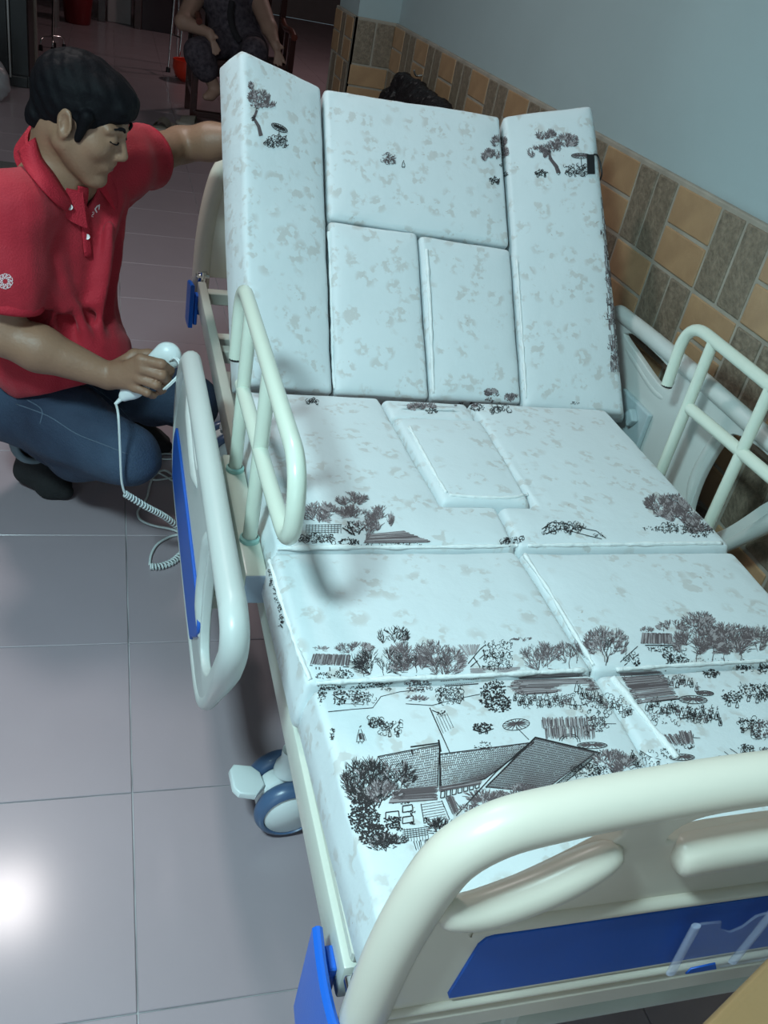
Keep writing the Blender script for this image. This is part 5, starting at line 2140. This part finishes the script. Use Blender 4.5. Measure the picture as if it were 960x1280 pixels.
v.ell(hd + np.array([0, -.10, .03]), (.07, .07, .10), None, .01, 'sub')
soft('hair', v, HAIR, wo, smooth_it=1)
bar('shawl_band', smooth_path([wp_(290, 2, yf + .10), wp_(288, 20, yf + .07), wp_(292, 38, yf + .05), wp_(300, 52, yf + .04)], 4), .022, BLKC, wo, ((0, 1, 0), .5))

# walking frame beside the chair
wf = thing('walker', 'chrome walking frame standing left of the armchair', 'walker', tuple(at(212, 92, 2, 0)))
g0 = at(210, 90, 2, 0.0)
g1 = at(222, 96, 2, 0.0)
for g_, dx in ((g0, 0), (g1, .0)):
    bar('upright', [(g_[0], g_[1], .0), (g_[0] + .04, g_[1], .86)], .0105, CHROME, wf)
    bm = bmesh.new()
    lathe(bm, [(0, 0), (.02, 0), (.018, .035), (.011, .04)], Matrix.Translation((g_[0], g_[1], 0)), 14)
    obj('rubber_foot', bm, BLACKP, wf, True, angle=40)
bar('upright', [(g0[0] + .10, g0[1] + .40, 0), (g0[0] + .08, g0[1] + .38, .86)], .0105, CHROME, wf)
bar('hand_rail', smooth_path([(g0[0] + .04, g0[1], .86), (g0[0] + .05, g0[1] + .1, .89), (g0[0] + .07, g0[1] + .3, .89), (g0[0] + .08, g0[1] + .38, .86)], 4), .014, CHROME, wf)
for z_ in (.30, .62, .72):
    bar('cross_tube', [(g0[0] + .02, g0[1], z_), (g1[0] + .02, g1[1], z_)], .009, CHROME, wf)
bm = bmesh.new()
lathe(bm, [(0, -.02), (.022, -.015), (.026, 0), (.022, .015), (0, .02)], Matrix.Translation((g0[0] + .03, g0[1], .74)), 14)
obj('lock_knob', bm, CHROME, wf, True)

# red bowl on the floor
p_ = at(223, 90, 2, 0)
rb = thing('bowl', 'red plastic bowl on the floor behind the armchair leg', 'bowl', (p_[0] + .05, p_[1] - .4, 0))
bm = bmesh.new()
lathe(bm, [(0, .0), (.06, .0), (.105, .04), (.127, .10), (.125, .16), (.119, .16), (.119, .10), (.10, .045), (.055, .008), (0, .008)], Matrix.Translation((p_[0] + .05, p_[1] - .4, 0)), 32)
obj('bowl_body', bm, REDP, rb, True, angle=50)
bm = bmesh.new()
tube(bm, [(p_[0] + .05 + .124 * math.cos(k * .262), p_[1] - .4 + .124 * math.sin(k * .262), .16) for k in range(24)], .006, 8, closed=True)
obj('rim', bm, REDP, rb, True)

# red bucket
p_ = at(97, 29, 2, 0)
bk = thing('bucket', 'dark red plastic bucket standing far back on the floor', 'bucket', tuple(p_))
bm = bmesh.new()
lathe(bm, [(0, 0), (.115, 0), (.125, .01), (.155, .28), (.165, .285), (.165, .30), (.150, .30), (.120, .015), (0, .012)], Matrix.Translation(p_), 32)
obj('bucket_body', bm, REDD, bk, True, angle=40)
bar('handle', [(p_[0] + .16 * math.cos(a), p_[1] - .12 * math.sin(a), .29 - .05 * math.sin(a)) for a in [math.pi * k / 14 for k in range(15)]], .004, CHROME, bk)

# grey-white board leaning at the back, dark red posts
a_, b2 = at(134, 27, 2, 0), at(164, 33, 2, 0)
bd = thing('storage_box', 'tall grey-white box standing on the floor far back', 'box', ((a_[0] + b2[0]) / 2, a_[1], 0))
bx('box_body', (a_[0], a_[1], 0), (b2[0], a_[1] + .22, .75), GREYW, bd, .01)
bx('box_lid', (a_[0] - .008, a_[1] - .008, .75), (b2[0] + .008, a_[1] + .228, .78), GREYW, bd, .006)
a_, b2 = at(164, 35, 2, 0), at(173, 36, 2, 0)
a_ = a_ + np.array([.03, 0, 0]); b2 = b2 + np.array([.03, 0, 0])
pc = thing('cabinet', 'dark red wooden cabinet right of the grey-white box', 'cabinet', tuple(a_))
bx('side_panel', (a_[0], a_[1], 0), (b2[0], a_[1] + .5, 1.5), DRED, pc)
bx('door', (b2[0], a_[1] + .02, .0), (b2[0] + .32, a_[1] + .05, 1.5), mat('smoky_glass', (.03, .025, .03), .15), pc)
bx('side_panel', (b2[0] + .32, a_[1], 0), (b2[0] + .36, a_[1] + .5, 1.5), DRED, pc)
bx('cabinet_top', (a_[0], a_[1], 1.5), (b2[0] + .36, a_[1] + .5, 1.54), DRED, pc)
a_, b2 = at(126, 27, 2, 0), at(132, 27, 2, 0)
pl_ = thing('shelf_unit', 'dark red wooden shelf post left of the grey-white box', 'shelf', tuple(a_))
bx('post', (a_[0] - .03, a_[1], 0), (b2[0], a_[1] + .06, 1.5), DRED, pl_)
bx('post', (a_[0] - .03, a_[1] + .5, 0), (b2[0], a_[1] + .56, 1.5), DRED, pl_)
for z_ in (.35, .8, 1.25):
    bx('shelf', (a_[0] - .03, a_[1] + .01, z_), (b2[0], a_[1] + .56, z_ + .025), DRED, pl_)

# steel rack
r0 = at(70, 34, 2, 0)
rk = thing('rack', 'pale steel rack standing between the dark cupboard and the red bucket', 'rack', (r0[0] - .3, r0[1] + .2, 0))
STL = mat('dull_steel', (.32, .30, .29), .35, .6)
for dx, dy in ((0, 0), (-.62, 0), (0, .42), (-.62, .42)):
    bx('post', (r0[0] + dx - .014, r0[1] + dy - .014, 0), (r0[0] + dx + .014, r0[1] + dy + .014, 1.2), STL, rk, .002)
for z_ in (.30, .62, .94, 1.19):
    bx('shelf', (r0[0] - .64, r0[1] - .014, z_), (r0[0] + .02, r0[1] + .434, z_ + .024), STL, rk, .002)

# dark cupboard and door post at the left edge
c0_ = at(16, 108, 2, 0)
cu_ = thing('cupboard', 'tall black cupboard at the left edge with a thin metal strip', 'cupboard', (c0_[0], c0_[1] + .2, 0))
bx('cupboard_body', (c0_[0] - .62, c0_[1] + .01, .0), (c0_[0] + .115, c0_[1] + .55, 2.0), BLK, cu_, .006)
bx('plinth', (c0_[0] - .60, c0_[1], .0), (c0_[0] + .10, c0_[1] + .02, .07), BLK, cu_, .004)
bx('door', (c0_[0] - .60, c0_[1] - .014, .08), (c0_[0] - .02, c0_[1] + .01, 1.98), BLK, cu_, .004)
bx('door', (c0_[0] + .0, c0_[1] - .014, .08), (c0_[0] + .11, c0_[1] + .01, 1.98), BLK, cu_, .004)
bx('metal_strip', (c0_[0] - .017, c0_[1] - .018, .06), (c0_[0] - .004, c0_[1] + .0, 1.98), STL, cu_, .001)
d0_ = at(35, 92, 2, 0)
bm = bmesh.new()
box(bm, (d0_[0] - .012, d0_[1], 0), (d0_[0] + .062, d0_[1] + .12, 2.1), .004, 2)
box(bm, (d0_[0] + .046, d0_[1] - .014, 0), (d0_[0] + .074, d0_[1] + .002, 2.1), .003, 1)
tag(obj('trim_1', bm, mat('cream_door_post', (.30, .265, .23), .5)), 'pale door post beside the black cupboard', None, kind='structure')

# three-footed chrome stand
k0, k1, k2 = at(51, 63, 2, 0), at(66, 66, 2, 0), at(80, 62, 2, 0)
sd = thing('walking_stick', 'small chrome four-footed stick base with black rubber tips on the floor', 'walking stick', tuple((k0 + k2) / 2))
ctr = (k0 + k2) / 2 + np.array([0, .05, .10])
for kk in (k0, k1, k2, (k1 + np.array([0, .25, 0]))):
    bar('foot', smooth_path([kk + np.array([0, 0, .03]), kk + (ctr - kk) * .12 + np.array([0, 0, .08]), ctr], 5), .008, CHROME, sd)
    bm = bmesh.new()
    lathe(bm, [(0, 0), (.017, 0), (.016, .04), (.009, .045)], Matrix.Translation(kk), 12)
    obj('rubber_tip', bm, BLACKP, sd, True, angle=40)
bar('shaft', [ctr, ctr + np.array([-.0, .25, .28])], .010, BLK, sd)

# slippers
SLP = mat('beige_slipper_foam', (.40, .36, .31), .7)


def slipper(p, ang, label, grp):
    t = thing('slipper', label, 'slipper', tuple(p), grp)
    M_ = Matrix.Translation(Vector(p)) @ Matrix.Rotation(ang, 4, 'Z')
    bm = plate([[(-.045, -.12), (.035, -.12), (.045, -.03), (.05, .07), (.03, .125), (-.02, .125), (-.05, .07), (-.04, -.03)]], .022, .005, (0, 0, .012), (1, 0, 0), (0, 1, 0), smooth_pts=3)
    bm.transform(M_)
    obj('sole', bm, SLP, t, True, angle=50)
    bm = bmesh.new()
    rows = []
    for yy in (-.005, .03, .07, .095):
        r_ = []
        for k in range(9):
            a = math.pi * k / 8
            r_.append(bm.verts.new((.048 * math.cos(a), yy, .022 + (.055 - .018 * (yy + .005) / .1) * math.sin(a))))
        rows.append(r_)
    for A_, B_ in zip(rows, rows[1:]):
        for k in range(8):
            bm.faces.new((A_[k], A_[k + 1], B_[k + 1], B_[k]))
    bmesh.ops.solidify(bm, geom=list(bm.faces), thickness=.005)
    bm.transform(M_)
    obj('strap', bm, SLP, t, True, angle=60)


slipper(at(205, 161, 2, 0), R(160), 'beige slipper on the floor left of the armchair', 'beige slippers on the floor')
slipper(at(243, 158, 2, 0) + np.array([.0, -.02, 0]), R(75), 'beige slipper lying against the front of the armchair', 'beige slippers on the floor')

# translucent plastic bag at the left edge
p_ = at(-6, 128, 2, 0)
v = Vol(p_ + np.array([-.25, -.2, -.01]), p_ + np.array([.2, .3, .42]), .009)
v.ell(p_ + np.array([-.03, .03, .12]), (.125, .11, .13), None, 0)
v.cap(p_ + np.array([-.03, .03, .2]), p_ + np.array([-.04, .05, .34]), .07, .02, .04)
v.ripple(.012, 60, 9)
v.clip(p_ + np.array([0, 0, .001]), (0, 0, -1))
bg = soft('plastic_bag', v, mat('translucent_white_plastic', (.5, .5, .52), .3, alpha=.55), None, smooth_it=1)
tag(bg, 'translucent white plastic bag on the floor beside the black cupboard', 'bag')

# grey mat at the left edge
p_ = at(2, 212, 2, 0)
bm = plate([[(p_[0] - .5, p_[1] - .05), (p_[0] + .09, p_[1] - .05), (p_[0] + .10, p_[1] + .04), (p_[0] + .07, p_[1] + .10), (p_[0] - .5, p_[1] + .14)]], .016, .004, (0, 0, .009), (1, 0, 0), (0, 1, 0))
tag(obj('floor_mat', bm, mat('grey_mat', (.11, .115, .11), .85, bump=.3)), 'grey mat lying on the floor behind the man', 'mat')

# crumpled black jacket between backrest and wall
c_ = at(520, 118, 1, 3.5)
v = Vol((1.08, 2.4, .40), (1.30, 4.0, 1.02), .0065)
for a_, b2_, r1_, r2_ in ((at(503, 100, 0, 1.235), at(524, 112, 0, 1.235), .034, .030), (at(524, 114, 0, 1.235), at(553, 136, 0, 1.235), .030, .026), (at(503, 104, 0, 1.23), at(488, 128, 0, 1.22), .038, .05), (at(510, 122, 0, 1.22), at(552, 150, 0, 1.22), .055, .055), (at(487, 130, 0, 1.22), at(520, 160, 0, 1.22), .06, .06)):
    v.cap(a_, b2_, r1_, r2_, .03)
v.ripple(.008, 70, 21)
v.ripple(.006, 170, 22)
F_ = v.F
v.clip((1.283, 0, 0), (1, 0, 0))
bj = soft('jacket', v, mat('black_glossy_cloth', (.010, .008, .009), .45, bump=.6, bscale=90), None, smooth_it=0)
tag(bj, 'crumpled black jacket hanging against the tiled wall behind the backrest', 'jacket')
bpy_hook = thing('wall_hook', 'small steel wall hook holding the black jacket', 'hook', (1.285, 3.52, .90))
bar('hook_arm', smooth_path([(1.290, 3.52, .87), (1.262, 3.52, .865), (1.248, 3.52, .885)], 4), .005, CHROME, bpy_hook)

# tan wooden table in the lower right corner
WOOD = mat('tan_wood', (.33, .205, .095), .42, col2=(.27, .16, .07), vscale=6, bump=.05, bscale=120)
tb = thing('side_table', 'tan wooden table with a rounded edge in front of the footboard', 'table', (1.0, -.75, 0))
e0 = at(875, 1280, 2, .74)
e1_ = at(960, 1195, 2, .74)
dr = nrm(e1_ - e0)
nn_ = np.array([dr[1], -dr[0], 0])
pA = e0 - dr * .12
pB = e0 + dr * .235
bm = plate([[tuple(p[:2]) for p in (pA, pB, pB + nn_ * .42, pA + nn_ * .42)]], .034, .012, (0, 0, .723), (1, 0, 0), (0, 1, 0), res=4)
obj('tabletop', bm, WOOD, tb, True, angle=40)
for u_, w_ in ((.05, .05), (.31, .05), (.05, .37), (.31, .37)):
    q_ = pA + dr * u_ + nn_ * w_
    bx('leg', (q_[0] - .02, q_[1] - .02, 0), (q_[0] + .02, q_[1] + .02, .706), WOOD, tb)
ceiling_lamp((LAMP_A[0], LAMP_A[1], 2.93), 'round white ceiling lamp in the middle of the room')
hl_ = thing('hanging_lamp', 'round white lamp hanging left of the foot of the bed', 'lamp', (LAMP_B[0], LAMP_B[1], 2.45))
bm = bmesh.new()
lathe(bm, [(0, .09), (.03, .09), (.06, .06), (.22, .02), (.24, 0), (.232, -.002), (.21, .012), (.05, .045), (0, .05)], Matrix.Translation((LAMP_B[0], LAMP_B[1], 2.45)), 40)
obj('lamp_shade', bm, WHITEP, hl_, True, angle=40)
bm = bmesh.new()
tube(bm, [(LAMP_B[0], LAMP_B[1], 2.53), (LAMP_B[0], LAMP_B[1], 3.0)], .004, 8)
obj('cable', bm, WHITEP, hl_, True)
bm = bmesh.new()
lathe(bm, [(0, .04), (.05, .04), (.11, .01), (.10, -.015), (0, -.03)], Matrix.Translation((LAMP_B[0], LAMP_B[1], 2.45)), 32)
obj('bulb', bm, MATS['lamp_glass'], hl_, True)
